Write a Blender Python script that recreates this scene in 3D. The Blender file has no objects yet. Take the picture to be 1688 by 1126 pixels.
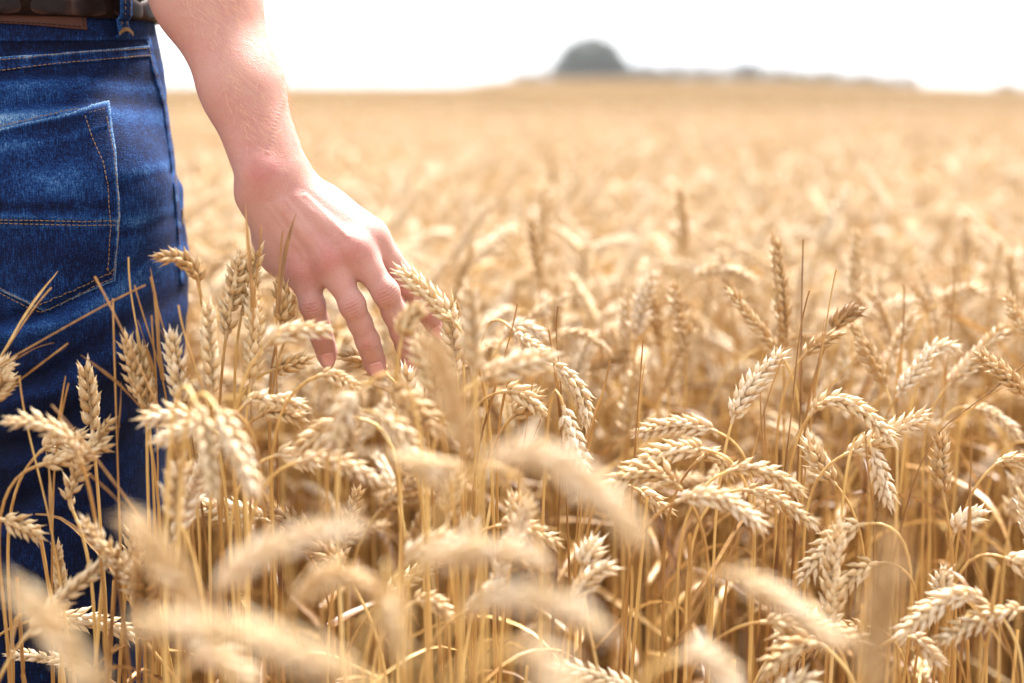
import bpy, math, random
import numpy as np
from mathutils import Vector
from mathutils.bvhtree import BVHTree
R = math.radians
rng = np.random.default_rng(7)
random.seed(7)
scene = bpy.context.scene
COL = scene.collection

# ---------------------------------------------------------------- camera, sky, sun, exposure
CAM_Z = 0.94
PITCH = math.atan((563 - 160) / 2344.4)
FOCUS = 1.045
cam_d = bpy.data.cameras.new('camera')
cam = bpy.data.objects.new('camera', cam_d)
COL.objects.link(cam)
cam.location = (0, 0, CAM_Z)
cam.rotation_euler = (math.pi / 2 - PITCH, 0, 0)
cam_d.lens = 50
cam_d.sensor_width = 36
cam_d.clip_start = 0.02
cam_d.clip_end = 3000
cam_d.dof.use_dof = True
cam_d.dof.focus_distance = FOCUS
cam_d.dof.aperture_fstop = 2.9
scene.camera = cam
SUN_EL, SUN_AZ = 55, 29            # azimuth clockwise from +Y (the view direction)
world = bpy.data.worlds.new('World')
scene.world = world
world.use_nodes = True
wn = world.node_tree
bg = wn.nodes['Background']
sky = wn.nodes.new('ShaderNodeTexSky')
sky.sky_type = 'NISHITA'
sky.sun_disc = False
sky.sun_elevation = R(SUN_EL)
sky.sun_rotation = R(SUN_AZ)
sky.air_density = 1.0
sky.dust_density = 1.0
hs = wn.nodes.new('ShaderNodeHueSaturation')
hs.inputs['Saturation'].default_value = 0.10
hs.inputs['Value'].default_value = 1.0
wn.links.new(sky.outputs[0], hs.inputs['Color'])
veil = wn.nodes.new('ShaderNodeMix')            # thin even cloud in front of the clear sky
veil.data_type = 'RGBA'
veil.inputs[0].default_value = 0.88
veil.inputs[7].default_value = (3.0, 3.04, 3.12, 1)
wn.links.new(hs.outputs[0], veil.inputs[6])
wn.links.new(veil.outputs[2], bg.inputs['Color'])
bg.inputs['Strength'].default_value = 0.15
sun_d = bpy.data.lights.new('sun', 'SUN')
sun_d.energy = 4.6
sun_d.angle = R(12)
sun_d.color = (1.0, 0.965, 0.91)
sun = bpy.data.objects.new('sun', sun_d)
COL.objects.link(sun)
sdir = Vector((math.sin(R(SUN_AZ)) * math.cos(R(SUN_EL)), math.cos(R(SUN_AZ)) * math.cos(R(SUN_EL)), math.sin(R(SUN_EL))))
sun.rotation_euler = sdir.to_track_quat('Z', 'Y').to_euler()
sun.location = (3, 3, 6)
scene.view_settings.view_transform = 'Standard'
scene.view_settings.look = 'None'
scene.view_settings.gamma = 1
scene.view_settings.exposure = 1.92
scene.cycles.max_bounces = 10
scene.cycles.diffuse_bounces = 4
scene.cycles.transmission_bounces = 6

# ---------------------------------------------------------------- helpers
FPX = 50 / 36 * 1688
cF = np.array([0, math.cos(PITCH), -math.sin(PITCH)])
cU = np.array([0, math.sin(PITCH), math.cos(PITCH)])
cR = np.array([1.0, 0, 0])
cC = np.array([0, 0, CAM_Z])
def P(px, py, d):
    return cC + cF * d + cR * ((px - 844) / FPX * d) + cU * ((563 - py) / FPX * d)
def proj(p):
    q = np.asarray(p, float) - cC
    d = q @ cF
    return 844 + (q @ cR) / d * FPX, 563 - (q @ cU) / d * FPX, d
def unit(v):
    v = np.asarray(v, float)
    return v / (np.linalg.norm(v) + 1e-12)
def mesh_np(name, V, F, attrs=None, smooth=True):
    """V (n,3); F a list of index arrays (m,3) or (m,4)"""
    me = bpy.data.meshes.new(name)
    V = np.ascontiguousarray(V, dtype=np.float32)
    if not isinstance(F, (list, tuple)): F = [F]
    F = [np.asarray(f, dtype=np.int32) for f in F if len(f)]
    me.vertices.add(len(V))
    me.vertices.foreach_set('co', V.ravel())
    loops = np.concatenate([f.ravel() for f in F])
    sizes = np.concatenate([np.full(len(f), f.shape[1], dtype=np.int32) for f in F])
    starts = np.concatenate([[0], np.cumsum(sizes)[:-1]]).astype(np.int32)
    me.loops.add(len(loops))
    me.loops.foreach_set('vertex_index', loops)
    me.polygons.add(len(sizes))
    me.polygons.foreach_set('loop_start', starts)
    me.polygons.foreach_set('loop_total', sizes)
    me.polygons.foreach_set('use_smooth', np.full(len(sizes), smooth, dtype=bool))
    for k, a in (attrs or {}).items():
        at = me.attributes.new(k, 'FLOAT', 'POINT')
        at.data.foreach_set('value', np.ascontiguousarray(a, dtype=np.float32))
    me.update(calc_edges=True)
    return me
def obj(name, me, mat=None, parent=None, label=None, cat=None, group=None, kind=None, loc=None):
    o = bpy.data.objects.new(name, me)
    COL.objects.link(o)
    if mat is not None and me is not None and not me.materials: me.materials.append(mat)
    if parent is not None: o.parent = parent
    if loc is not None: o.location = tuple(loc)
    if label: o['label'] = label
    if cat: o['category'] = cat
    if group: o['group'] = group
    if kind: o['kind'] = kind
    return o
def merge(parts):
    """parts: list of (V, F quads, attrs dict)"""
    Vs, Fs, off, A = [], [], 0, {}
    for V, F, a in parts:
        Vs.append(V); Fs.append(np.asarray(F) + off); off += len(V)
        for k, v in a.items(): A.setdefault(k, []).append(v)
    return np.concatenate(Vs), np.concatenate(Fs), {k: np.concatenate(v) for k, v in A.items()}

# ---------------------------------------------------------------- materials
def new_mat(name):
    m = bpy.data.materials.new(name)
    m.use_nodes = True
    nt = m.node_tree
    return m, nt, nt.nodes['Principled BSDF'], nt.nodes['Material Output']
def nd(nt, t, **kw):
    n = nt.nodes.new(t)
    for k, v in kw.items(): setattr(n, k, v)
    return n
def attr(nt, name):
    n = nt.nodes.new('ShaderNodeAttribute'); n.attribute_name = name
    return n.outputs['Fac']
def ramp(nt, src, stops):
    r = nt.nodes.new('ShaderNodeValToRGB')
    e = r.color_ramp.elements
    while len(e) < len(stops): e.new(0.5)
    for i, (p, c) in enumerate(stops):
        e[i].position = p; e[i].color = (*c, 1)
    nt.links.new(src, r.inputs[0])
    return r.outputs[0]
def math_n(nt, op, a, b=None, clamp=False):
    n = nt.nodes.new('ShaderNodeMath'); n.operation = op; n.use_clamp = clamp
    for i, v in enumerate((a, b)):
        if v is None: continue
        if isinstance(v, (int, float)): n.inputs[i].default_value = v
        else: nt.links.new(v, n.inputs[i])
    return n.outputs[0]
def mixc(nt, fac, a, b, mode='MIX'):
    n = nt.nodes.new('ShaderNodeMix'); n.data_type = 'RGBA'; n.blend_type = mode
    for i, v in ((0, fac), (6, a), (7, b)):
        if isinstance(v, (int, float)): n.inputs[i].default_value = v
        elif isinstance(v, tuple): n.inputs[i].default_value = (*v, 1)
        else: nt.links.new(v, n.inputs[i])
    return n.outputs[2]
def noise(nt, scale, detail=2, vec=None, rough=0.5):
    n = nt.nodes.new('ShaderNodeTexNoise')
    n.inputs['Scale'].default_value = scale; n.inputs['Detail'].default_value = detail
    n.inputs['Roughness'].default_value = rough
    if vec is not None: nt.links.new(vec, n.inputs['Vector'])
    return n.outputs['Fac']
def ocoord(nt, scale=(1, 1, 1), rot=(0, 0, 0)):
    t = nt.nodes.new('ShaderNodeTexCoord')
    m = nt.nodes.new('ShaderNodeMapping')
    m.inputs['Scale'].default_value = scale
    m.inputs['Rotation'].default_value = rot
    nt.links.new(t.outputs['Object'], m.inputs['Vector'])
    return m.outputs[0]
def bump(nt, bsdf, height, strength, dist):
    b = nt.nodes.new('ShaderNodeBump')
    b.inputs['Strength'].default_value = strength; b.inputs['Distance'].default_value = dist
    nt.links.new(height, b.inputs['Height'])
    nt.links.new(b.outputs[0], bsdf.inputs['Normal'])
    return b

def straw_mat(name, kind):
    m, nt, b, out = new_mat(name)
    tone = attr(nt, 'tone')            # 0 bleached ... 1 brown
    rnd = nt.nodes.new('ShaderNodeObjectInfo').outputs['Random']
    t = math_n(nt, 'ADD', tone, math_n(nt, 'MULTIPLY', math_n(nt, 'SUBTRACT', rnd, 0.5), 0.22))
    if kind == 'ear':
        hr = attr(nt, 'husk')
        t = math_n(nt, 'ADD', t, math_n(nt, 'MULTIPLY', math_n(nt, 'SUBTRACT', hr, 0.5), 0.38), clamp=True)
        c = ramp(nt, t, [(0.0, (0.89, 0.80, 0.64)), (0.3, (0.79, 0.635, 0.395)), (0.6, (0.54, 0.345, 0.155)), (1.0, (0.23, 0.11, 0.04))])
        v = attr(nt, 'along')
        c = mixc(nt, math_n(nt, 'MULTIPLY', math_n(nt, 'SUBTRACT', 1.0, v), 0.55), c, (0.50, 0.29, 0.10))
        n = noise(nt, 900, 2)
        c = mixc(nt, math_n(nt, 'MULTIPLY', math_n(nt, 'GREATER_THAN', n, 0.62), 0.25), c, (0.40, 0.2, 0.08))
        hgt = noise(nt, 700, 3)
        bump(nt, b, hgt, 0.35, 0.0006)
    else:
        n = noise(nt, 1, 3, ocoord(nt, (260, 260, 14)))
        t = math_n(nt, 'ADD', t, math_n(nt, 'MULTIPLY', math_n(nt, 'SUBTRACT', n, 0.5), 0.7), clamp=True)
        c = ramp(nt, t, [(0.0, (0.82, 0.65, 0.35)), (0.35, (0.68, 0.46, 0.17)), (0.65, (0.42, 0.225, 0.07)), (1.0, (0.15, 0.065, 0.024))])
        bump(nt, b, n, 0.25, 0.0006)
    nt.links.new(c, b.inputs['Base Color'])
    if kind == 'leaf':
        c = mixc(nt, 0.5, c, (0.30, 0.20, 0.11))
    b.inputs['Roughness'].default_value = 0.42 if kind != 'stem' else 0.38
    b.inputs['Specular IOR Level'].default_value = 0.4
    tr = nt.nodes.new('ShaderNodeBsdfTranslucent')
    nt.links.new(mixc(nt, 1.0, c, (1.0, 0.90, 0.74), 'MULTIPLY'), tr.inputs['Color'])
    mx = nt.nodes.new('ShaderNodeMixShader')
    mx.inputs[0].default_value = {'ear': 0.20, 'leaf': 0.22, 'stem': 0.10}[kind]
    nt.links.new(b.outputs[0], mx.inputs[1]); nt.links.new(tr.outputs[0], mx.inputs[2])
    nt.links.new(mx.outputs[0], out.inputs['Surface'])
    return m
M_EAR = straw_mat('wheat_husk', 'ear')
M_STEM = straw_mat('straw_stem', 'stem')
M_LEAF = straw_mat('dry_leaf', 'leaf')

def skin_mat():
    m, nt, b, out = new_mat('skin')
    red = attr(nt, 'red')
    oc = ocoord(nt)
    n1 = noise(nt, 55, 4, oc, 0.6)
    n2 = noise(nt, 420, 2, oc)
    f = math_n(nt, 'ADD', red, math_n(nt, 'MULTIPLY', math_n(nt, 'SUBTRACT', n1, 0.5), 0.75))
    f = math_n(nt, 'ADD', f, math_n(nt, 'MULTIPLY', math_n(nt, 'SUBTRACT', n2, 0.5), 0.35), clamp=True)
    c = ramp(nt, f, [(0.0, (0.49, 0.305, 0.262)), (0.4, (0.465, 0.248, 0.212)), (0.75, (0.43, 0.178, 0.16)), (1.0, (0.38, 0.12, 0.112))])
    nt.links.new(c, b.inputs['Base Color'])
    b.inputs['Roughness'].default_value = 0.58
    b.inputs['Specular IOR Level'].default_value = 0.28
    b.inputs['Subsurface Weight'].default_value = 0.35
    b.inputs['Subsurface Radius'].default_value = (1.0, 0.32, 0.18)
    b.inputs['Subsurface Scale'].default_value = 0.006
    vor = nt.nodes.new('ShaderNodeTexVoronoi'); vor.inputs['Scale'].default_value = 850
    nt.links.new(oc, vor.inputs['Vector'])
    h = math_n(nt, 'ADD', vor.outputs['Distance'], noise(nt, 300, 5, oc, .7))
    bump(nt, b, h, 0.3, 0.0008)
    return m
M_SKIN = skin_mat()
def simple_mat(name, col, rough=0.5, spec=0.4, bumps=None, var=None):
    m, nt, b, out = new_mat(name)
    oc = ocoord(nt)
    n = noise(nt, var[0] if var else 80, 4, oc)
    c = mixc(nt, math_n(nt, 'MULTIPLY', n, 1.0), tuple(col), tuple(var[1]) if var else tuple(x * 0.8 for x in col))
    nt.links.new(c, b.inputs['Base Color'])
    b.inputs['Roughness'].default_value = rough
    b.inputs['Specular IOR Level'].default_value = spec
    if bumps: bump(nt, b, noise(nt, bumps[0], 4, oc), bumps[1], bumps[2])
    return m
M_NAIL = simple_mat('nail', (0.56, 0.27, 0.235), 0.28, 0.4, var=(200, (0.60, 0.33, 0.29)))
M_NAIL.node_tree.nodes['Principled BSDF'].inputs['Subsurface Weight'].default_value = 0.2
M_NAIL.node_tree.nodes['Principled BSDF'].inputs['Subsurface Scale'].default_value = 0.003
M_HAIR = simple_mat('arm_hair_fibre', (0.80, 0.52, 0.33), 0.4, 0.5)
M_THREAD = simple_mat('orange_thread', (0.27, 0.165, 0.07), 0.8, 0.1, var=(300, (0.17, 0.105, 0.055)))
M_LEATHER = simple_mat('belt_leather', (0.007, 0.003, 0.003), 0.42, 0.14, (500, 0.3, 0.0005), (150, (0.013, 0.0055, 0.005)))
nt = M_LEATHER.node_tree
bs = nt.nodes['Principled BSDF']
nt.links.new(mixc(nt, math_n(nt, 'MULTIPLY', attr(nt, 'edge'), 0.8), bs.inputs['Base Color'].links[0].from_socket, (0.055, 0.030, 0.026)), bs.inputs['Base Color'])
M_PATCH = simple_mat('patch_leather', (0.062, 0.024, 0.016), 0.7, 0.2, (900, 0.35, 0.0005), (120, (0.06, 0.025, 0.018)))
M_SHIRT = simple_mat('shirt_cloth', (0.55, 0.55, 0.56), 0.85, 0.2, (900, 0.3, 0.0006))
M_SHOE = simple_mat('boot_leather', (0.10, 0.055, 0.03), 0.5, 0.4, (200, 0.3, 0.001))
M_HEAD = simple_mat('head_hair', (0.10, 0.055, 0.03), 0.6, 0.3, (300, 0.6, 0.003))

def denim_mat(name='denim', lift=0.0):
    m, nt, b, out = new_mat(name)
    oc = ocoord(nt)
    wear = attr(nt, 'wear')
    nv = noise(nt, 1, 2, ocoord(nt, (1300, 1300, 90)))       # warp streaks
    nw = noise(nt, 1, 2, ocoord(nt, (130, 130, 1500)))       # weft
    ng = noise(nt, 900, 2, oc, 0.7)
    nb = noise(nt, 9, 4, oc, 0.6)
    # twill lines
    w = nt.nodes.new('ShaderNodeTexWave'); w.wave_type = 'BANDS'; w.bands_direction = 'X'
    w.inputs['Scale'].default_value = 1.0; w.inputs['Distortion'].default_value = 0.6
    nt.links.new(ocoord(nt, (210, 0, 0), (0, R(32), 0)), w.inputs['Vector'])
    t = math_n(nt, 'MULTIPLY', wear, 1.0)
    t = math_n(nt, 'ADD', t, math_n(nt, 'MULTIPLY', math_n(nt, 'SUBTRACT', nb, 0.5), 0.5))
    t = math_n(nt, 'ADD', t, math_n(nt, 'MULTIPLY', math_n(nt, 'SUBTRACT', nv, 0.5), 0.85))
    t = math_n(nt, 'ADD', t, math_n(nt, 'MULTIPLY', math_n(nt, 'SUBTRACT', nw, 0.5), 0.30))
    t = math_n(nt, 'ADD', t, math_n(nt, 'MULTIPLY', math_n(nt, 'SUBTRACT', ng, 0.5), 0.9))
    t = math_n(nt, 'ADD', t, math_n(nt, 'MULTIPLY', math_n(nt, 'SUBTRACT', w.outputs['Fac'], 0.5), 0.03))
    nm = noise(nt, 70, 4, oc, 0.7)
    t = math_n(nt, 'ADD', t, math_n(nt, 'MULTIPLY', math_n(nt, 'SUBTRACT', nm, 0.5), 0.45))
    t = math_n(nt, 'ADD', t, lift, clamp=True)
    c = ramp(nt, t, [(0.0, (0.0010, 0.0022, 0.012)), (0.28, (0.0020, 0.0085, 0.046)), (0.50, (0.0052, 0.033, 0.140)), (0.76, (0.034, 0.108, 0.270)), (1.0, (0.20, 0.30, 0.42))])
    nt.links.new(c, b.inputs['Base Color'])
    b.inputs['Roughness'].default_value = 0.85
    b.inputs['Specular IOR Level'].default_value = 0.15
    b.inputs['Sheen Weight'].default_value = 0.0
    h = math_n(nt, 'ADD', math_n(nt, 'ADD', nv, ng), nw)
    bump(nt, b, h, 0.5, 0.0007)
    return m
M_DENIM = denim_mat()

# ---------------------------------------------------------------- signed-distance modelling
def surface_nets(D, origin, h):
    ins = D < 0
    nx, ny, nz = D.shape
    c = np.zeros((nx - 1, ny - 1, nz - 1), dtype=np.int8)
    for i in (0, 1):
        for j in (0, 1):
            for k in (0, 1):
                c += ins[i:nx - 1 + i, j:ny - 1 + j, k:nz - 1 + k]
    idx = np.argwhere((c > 0) & (c < 8))
    acc = np.zeros((len(idx), 3)); cnt = np.zeros(len(idx))
    corners = [(0, 0, 0), (1, 0, 0), (0, 1, 0), (1, 1, 0), (0, 0, 1), (1, 0, 1), (0, 1, 1), (1, 1, 1)]
    vals = {q: D[idx[:, 0] + q[0], idx[:, 1] + q[1], idx[:, 2] + q[2]] for q in corners}
    for a in corners:
        for ax in range(3):
            if a[ax]: continue
            b2 = list(a); b2[ax] = 1; b2 = tuple(b2)
            va, vb = vals[a], vals[b2]
            m = (va < 0) != (vb < 0)
            t = np.where(m, va / np.where(m, va - vb, 1), 0)
            p = np.array(a, float)[None] + 0 * acc
            p[:, ax] += t
            acc += p * m[:, None]; cnt += m
    V = (idx + acc / cnt[:, None]) * h + origin
    vid = np.full(c.shape, -1, dtype=np.int32)
    vid[idx[:, 0], idx[:, 1], idx[:, 2]] = np.arange(len(idx))
    faces = []
    for ax in range(3):
        s0 = [slice(None)] * 3; s1 = [slice(None)] * 3
        s0[ax] = slice(0, -1); s1[ax] = slice(1, None)
        A, B = ins[tuple(s0)], ins[tuple(s1)]
        e = np.argwhere(A != B)
        o1, o2 = [(1, 2), (2, 0), (0, 1)][ax]
        ok = (e[:, o1] > 0) & (e[:, o2] > 0) & (e[:, o1] < D.shape[o1] - 1) & (e[:, o2] < D.shape[o2] - 1)
        e = e[ok]
        def g(d1, d2):
            q = e.copy(); q[:, o1] += d1; q[:, o2] += d2
            return vid[q[:, 0], q[:, 1], q[:, 2]]
        f = np.stack([g(-1, -1), g(0, -1), g(0, 0), g(-1, 0)], 1)
        flip = ~A[e[:, 0], e[:, 1], e[:, 2]]
        f[flip] = f[flip][:, ::-1]
        faces.append(f)
    return V, np.concatenate(faces)
def laplace(V, F, it=2, lam=0.5):
    for _ in range(it):
        S = np.zeros_like(V); n = np.zeros(len(V))
        for k in range(4):
            a, b2 = F[:, k], F[:, (k + 1) % 4]
            for c in range(3):
                S[:, c] += np.bincount(a, V[b2, c], len(V)) + np.bincount(b2, V[a, c], len(V))
            n += np.bincount(a, minlength=len(V)) + np.bincount(b2, minlength=len(V))
        V = V + lam * (S / np.maximum(n, 1)[:, None] - V) * (n > 0)[:, None]
    return V
def vnormals(V, F):
    n = np.cross(V[F[:, 2]] - V[F[:, 0]], V[F[:, 3]] - V[F[:, 1]])
    N = np.zeros_like(V)
    for k in range(4):
        for c in range(3): N[:, c] += np.bincount(F[:, k], n[:, c], len(V))
    return N / (np.linalg.norm(N, axis=1, keepdims=True) + 1e-12)
class Grid:
    def __init__(s, lo, hi, h):
        s.lo = np.array(lo, float); s.h = h
        s.n = np.ceil((np.array(hi) - s.lo) / h).astype(int) + 1
        s.ax = [np.float32(s.lo[i]) + np.arange(s.n[i], dtype=np.float32) * np.float32(h) for i in range(3)]
        s.new()
    def new(s):
        s.D = np.full(tuple(s.n), 1.0, dtype=np.float32)
        return s
    def sub(s, a, b, pad):
        i0 = np.clip(np.floor((np.minimum(a, b) - pad - s.lo) / s.h).astype(int), 0, s.n - 1)
        i1 = np.clip(np.ceil((np.maximum(a, b) + pad - s.lo) / s.h).astype(int) + 1, 1, s.n)
        return tuple(slice(i0[i], max(i1[i], i0[i])) for i in range(3))
    def coords(s, sl):
        return (s.ax[0][sl[0]][:, None, None], s.ax[1][sl[1]][None, :, None], s.ax[2][sl[2]][None, None, :])
    def cone(s, a, b, ra, rb, k=0.0):
        a = np.asarray(a, float); b = np.asarray(b, float)
        sl = s.sub(a, b, max(ra, rb) + 0.02 + k)
        X, Y, Z = s.coords(sl)
        ba = b - a; L2 = ba @ ba
        px, py, pz = X - np.float32(a[0]), Y - np.float32(a[1]), Z - np.float32(a[2])
        t = np.clip((px * ba[0] + py * ba[1] + pz * ba[2]) / np.float32(L2), 0, 1).astype(np.float32)
        d = np.sqrt((px - t * np.float32(ba[0])) ** 2 + (py - t * np.float32(ba[1])) ** 2 + (pz - t * np.float32(ba[2])) ** 2)
        tt = t
        s.put(sl, d - (np.float32(ra) + np.float32(rb - ra) * tt), k)
    def ell(s, c, r, axes=None, k=0.0):
        c = np.asarray(c, float); r = np.asarray(r, float)
        m = r.max() + 0.02 + k
        sl = s.sub(c, c, m)
        X, Y, Z = s.coords(sl)
        A = np.eye(3) if axes is None else np.array([unit(q) for q in axes])
        q = [((X - c[0]) * A[i][0] + (Y - c[1]) * A[i][1] + (Z - c[2]) * A[i][2]) for i in range(3)]
        k0 = np.sqrt(sum((q[i] / r[i]) ** 2 for i in range(3)))
        k1 = np.sqrt(sum((q[i] / r[i] ** 2) ** 2 for i in range(3)))
        s.put(sl, (k0 * (k0 - 1) / (k1 + 1e-6)).astype(np.float32), k)
    def put(s, sl, d, k):
        O = s.D[sl]
        if k > 0:
            hh = np.clip(0.5 + 0.5 * (O - d) / k, 0, 1)
            s.D[sl] = (O * (1 - hh) + d * hh - k * hh * (1 - hh)).astype(np.float32)
        else: s.D[sl] = np.minimum(O, d)
    def loft(s, rows, k=0.0):
        """rows of (z, cx, cy, a, b), z rising: an upright body with elliptic sections"""
        rows = np.array(rows)
        z = s.ax[2]
        f = [np.interp(z, rows[:, 0], rows[:, i]).astype(np.float32) for i in range(1, 5)]
        ker = np.ones(9) / 9                     # soften the corners of the profile
        w = max(1, int(0.02 / s.h)); ker = np.ones(2 * w + 1) / (2 * w + 1)
        f = [np.convolve(np.pad(q, w, mode='edge'), ker, 'valid').astype(np.float32) for q in f]
        X, Y, _ = s.coords((slice(None),) * 3)
        cx, cy, a, b = [q[None, None, :] for q in f]
        r = np.sqrt(((X - cx) / a) ** 2 + ((Y - cy) / b) ** 2)
        d = (r - 1) * np.minimum(a, b)
        zc = np.maximum(rows[0, 0] - z, z - rows[-1, 0])[None, None, :].astype(np.float32)
        d = np.maximum(d, zc)
        s.put((slice(None),) * 3, d.astype(np.float32), k)
    def extract(s, it=2):
        V, F = surface_nets(s.D, s.lo, s.h)
        return laplace(V, F, it), F

# ================================================================ SETTING
def ground_z(x, y):
    r = np.hypot(x, y)
    a = np.clip((y - 25) / 130, 0, 1) ** 2 * (3 - 2 * np.clip((y - 25) / 130, 0, 1))
    u = x / np.maximum(y, 1)                    # bearing
    prof = 0.56 / (1 + np.exp(-(u + .022) / .007)) * (1 / (1 + np.exp((u - .26) / .025)) * 1.35 - .35)
    side = np.where(np.abs(u) < .8, 1, .3)
    return a * (prof * side * 1.15 + 1.5)
gx = np.concatenate([-np.geomspace(900, 1, 70), np.linspace(-.95, .95, 8), np.geomspace(1, 900, 70)])
gx2 = np.linspace(-60, 60, 161)
gx = np.unique(np.round(np.concatenate([gx, gx2]), 3))
gy = np.unique(np.round(np.concatenate([-np.geomspace(600, 1, 30), np.linspace(-.9, 10, 20), np.linspace(11, 200, 90), np.geomspace(205, 900, 30)]), 3))
GX, GY = np.meshgrid(gx, gy, indexing='ij')
GZ = ground_z(GX, GY)
GZ = GZ - 1.0 * np.clip((GY - 160) / 300, 0, 1) - 3 * np.clip((-GY - 100) / 400, 0, 1)
def grid_faces(n, m):
    i, j = np.meshgrid(np.arange(n - 1), np.arange(m - 1), indexing='ij')
    a = (i * m + j).ravel()
    return np.stack([a, a + m, a + m + 1, a + 1], 1)
m, nt, b, out = new_mat('soil')
n1 = noise(nt, 6, 6, ocoord(nt), .65); n2 = noise(nt, 60, 4, ocoord(nt))
c = mixc(nt, n1, (0.09, 0.045, 0.02), (0.20, 0.11, 0.05))
c = mixc(nt, math_n(nt, 'MULTIPLY', n2, .5), c, (0.26, 0.16, 0.08))
nt.links.new(c, b.inputs['Base Color']); b.inputs['Roughness'].default_value = .95
bump(nt, b, n2, .8, .02)
obj('ground', mesh_np('ground', np.stack([GX, GY, GZ], -1).reshape(-1, 3), grid_faces(len(gx), len(gy))), m, kind='structure')

# wheat too far off to count: one rough canopy from 45 m to the brow of the field
def far_canopy():
    xs = np.linspace(-1, 1, 420); ys = np.geomspace(34, 158, 260)
    A, B = np.meshgrid(xs, ys, indexing='ij')
    Xc = A * B * .62; Yc = B
    r = np.random.default_rng(3)
    n = r.normal(size=A.shape) * .045 + .05 * np.sin(Xc * .9 + 3 * np.sin(Yc * .22)) * np.sin(Yc * .35)
    Zc = ground_z(Xc, Yc) + .48 + n
    Zc[0, :] -= .6; Zc[-1, :] -= .6; Zc[:, -1] -= .7; Zc[:, 0] -= .25
    m, nt, b, out = new_mat('far_wheat')
    a1 = noise(nt, 3.0, 6, ocoord(nt, (1, .35, 1)), .7); a2 = noise(nt, .12, 3, ocoord(nt))
    f = math_n(nt, 'ADD', math_n(nt, 'MULTIPLY', a1, .7), math_n(nt, 'MULTIPLY', a2, .4))
    c = ramp(nt, f, [(.3, (0.075, 0.043, 0.017)), (.5, (0.11, 0.067, 0.028)), (.7, (0.15, 0.096, 0.045))])  # colours darkened to stand in for self-shadowing between the stalks
    nt.links.new(c, b.inputs['Base Color']); b.inputs['Roughness'].default_value = .95
    b.inputs['Specular IOR Level'].default_value = 0.03
    obj('distant_wheat', mesh_np('distant_wheat', np.stack([Xc, Yc, Zc], -1).reshape(-1, 3), grid_faces(420, 260), smooth=False), m,
        label='pale golden wheat running up to the brow of the field, out of focus', cat='wheat', kind='stuff')
far_canopy()

def leaf_mat(name, c0, c1):
    m, nt, b, out = new_mat(name)
    n = noise(nt, .8, 3, ocoord(nt))
    cl = attr(nt, 'tone')
    nt.links.new(mixc(nt, math_n(nt, 'MULTIPLY', math_n(nt, 'ADD', n, cl), .5), c0, c1), b.inputs['Base Color'])
    b.inputs['Roughness'].default_value = .6
    return m
M_CROWN = leaf_mat('tree_leaves', (0.016, 0.028, 0.018), (0.040, 0.060, 0.034))
M_HEDGE = leaf_mat('hedge_leaves', (0.012, 0.022, 0.014), (0.028, 0.045, 0.024))
M_BARK = simple_mat('bark', (0.12, 0.085, 0.06), .9, .2, (12, .8, .05), (4, (.07, .05, .035)))
def leaf_cloud(blobs, n, size, seed):
    r = np.random.default_rng(seed)
    blobs = np.array(blobs, float)
    w = blobs[:, 3] * blobs[:, 4] * blobs[:, 5]; w /= w.sum()
    which = r.choice(len(blobs), n, p=w)
    d = r.normal(size=(n, 3)); d /= np.linalg.norm(d, axis=1, keepdims=True)
    rad = r.uniform(.55, 1.04, n) ** .6
    C = blobs[which, :3] + d * rad[:, None] * blobs[which, 3:6]
    a = r.normal(size=(n, 3)); a /= np.linalg.norm(a, axis=1, keepdims=True)
    b2 = np.cross(a, r.normal(size=(n, 3))); b2 /= np.linalg.norm(b2, axis=1, keepdims=True)
    s = r.uniform(.6, 1.3, n)[:, None] * size
    V = np.stack([C - a * s, C + b2 * s * .6, C + a * s, C - b2 * s * .6], 1).reshape(-1, 3)
    return V, np.arange(4 * n).reshape(n, 4), np.repeat(r.random(n), 4)
def tube(path, rads, nseg=8):
    path = np.array(path, float); n = len(path)
    T = np.gradient(path, axis=0); T /= np.linalg.norm(T, axis=1, keepdims=True)
    ref = np.array([1., 0.13, 0.02]) if abs(T[0, 0]) < .8 else np.array([0, 1., .1])
    N = ref - T * (T @ ref)[:, None]; N /= np.linalg.norm(N, axis=1, keepdims=True)
    B = np.cross(T, N)
    an = np.linspace(0, 2 * np.pi, nseg, endpoint=False)
    V = path[:, None] + (N[:, None] * np.cos(an)[None, :, None] + B[:, None] * np.sin(an)[None, :, None]) * np.asarray(rads)[:, None, None]
    i, k = np.meshgrid(np.arange(n - 1), np.arange(nseg), indexing='ij')
    k2 = (k + 1) % nseg
    F = np.stack([i * nseg + k, i * nseg + k2, (i + 1) * nseg + k2, (i + 1) * nseg + k], -1).reshape(-1, 4)
    return V.reshape(-1, 3), F
def tree(name, x, y, blobs, n, size, label, cat, seed, mat=None, group=None, trunks=1):
    z0 = float(ground_z(x, y)) - 1.0 * min(max((y - 160) / 300, 0), 1)
    t = obj(name, None, label=label, cat=cat, loc=(x, y, z0), group=group)
    V, F, to = leaf_cloud(blobs, n, size, seed)
    obj('crown', mesh_np('crown', V, [F], {'tone': to}, smooth=False), mat or M_CROWN, t)
    r = random.Random(seed); parts = []
    H = max(b[2] for b in blobs)
    V, F = tube([(0, 0, -.3), (.1, 0, H * .3), (.05, .1, H * .6), (0, 0, H * .9)], [H * .045, H * .038, H * .028, H * .01]); parts.append((V, F, {}))
    for b in blobs:
        V, F = tube([(0, 0, H * .25), (b[0] * .5, b[1] * .5, b[2] * .6), (b[0], b[1], b[2])], [H * .022, H * .014, H * .005], 6); parts.append((V, F, {}))
    V, F, _ = merge(parts)
    obj('trunk', mesh_np('trunk', V, [F]), M_BARK, t)
    return t
D1 = 320.0
bx = lambda px: (px - 844) / FPX * D1
m2 = D1 / FPX                                      # metres per photo pixel
r_ = random.Random(4)
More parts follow.
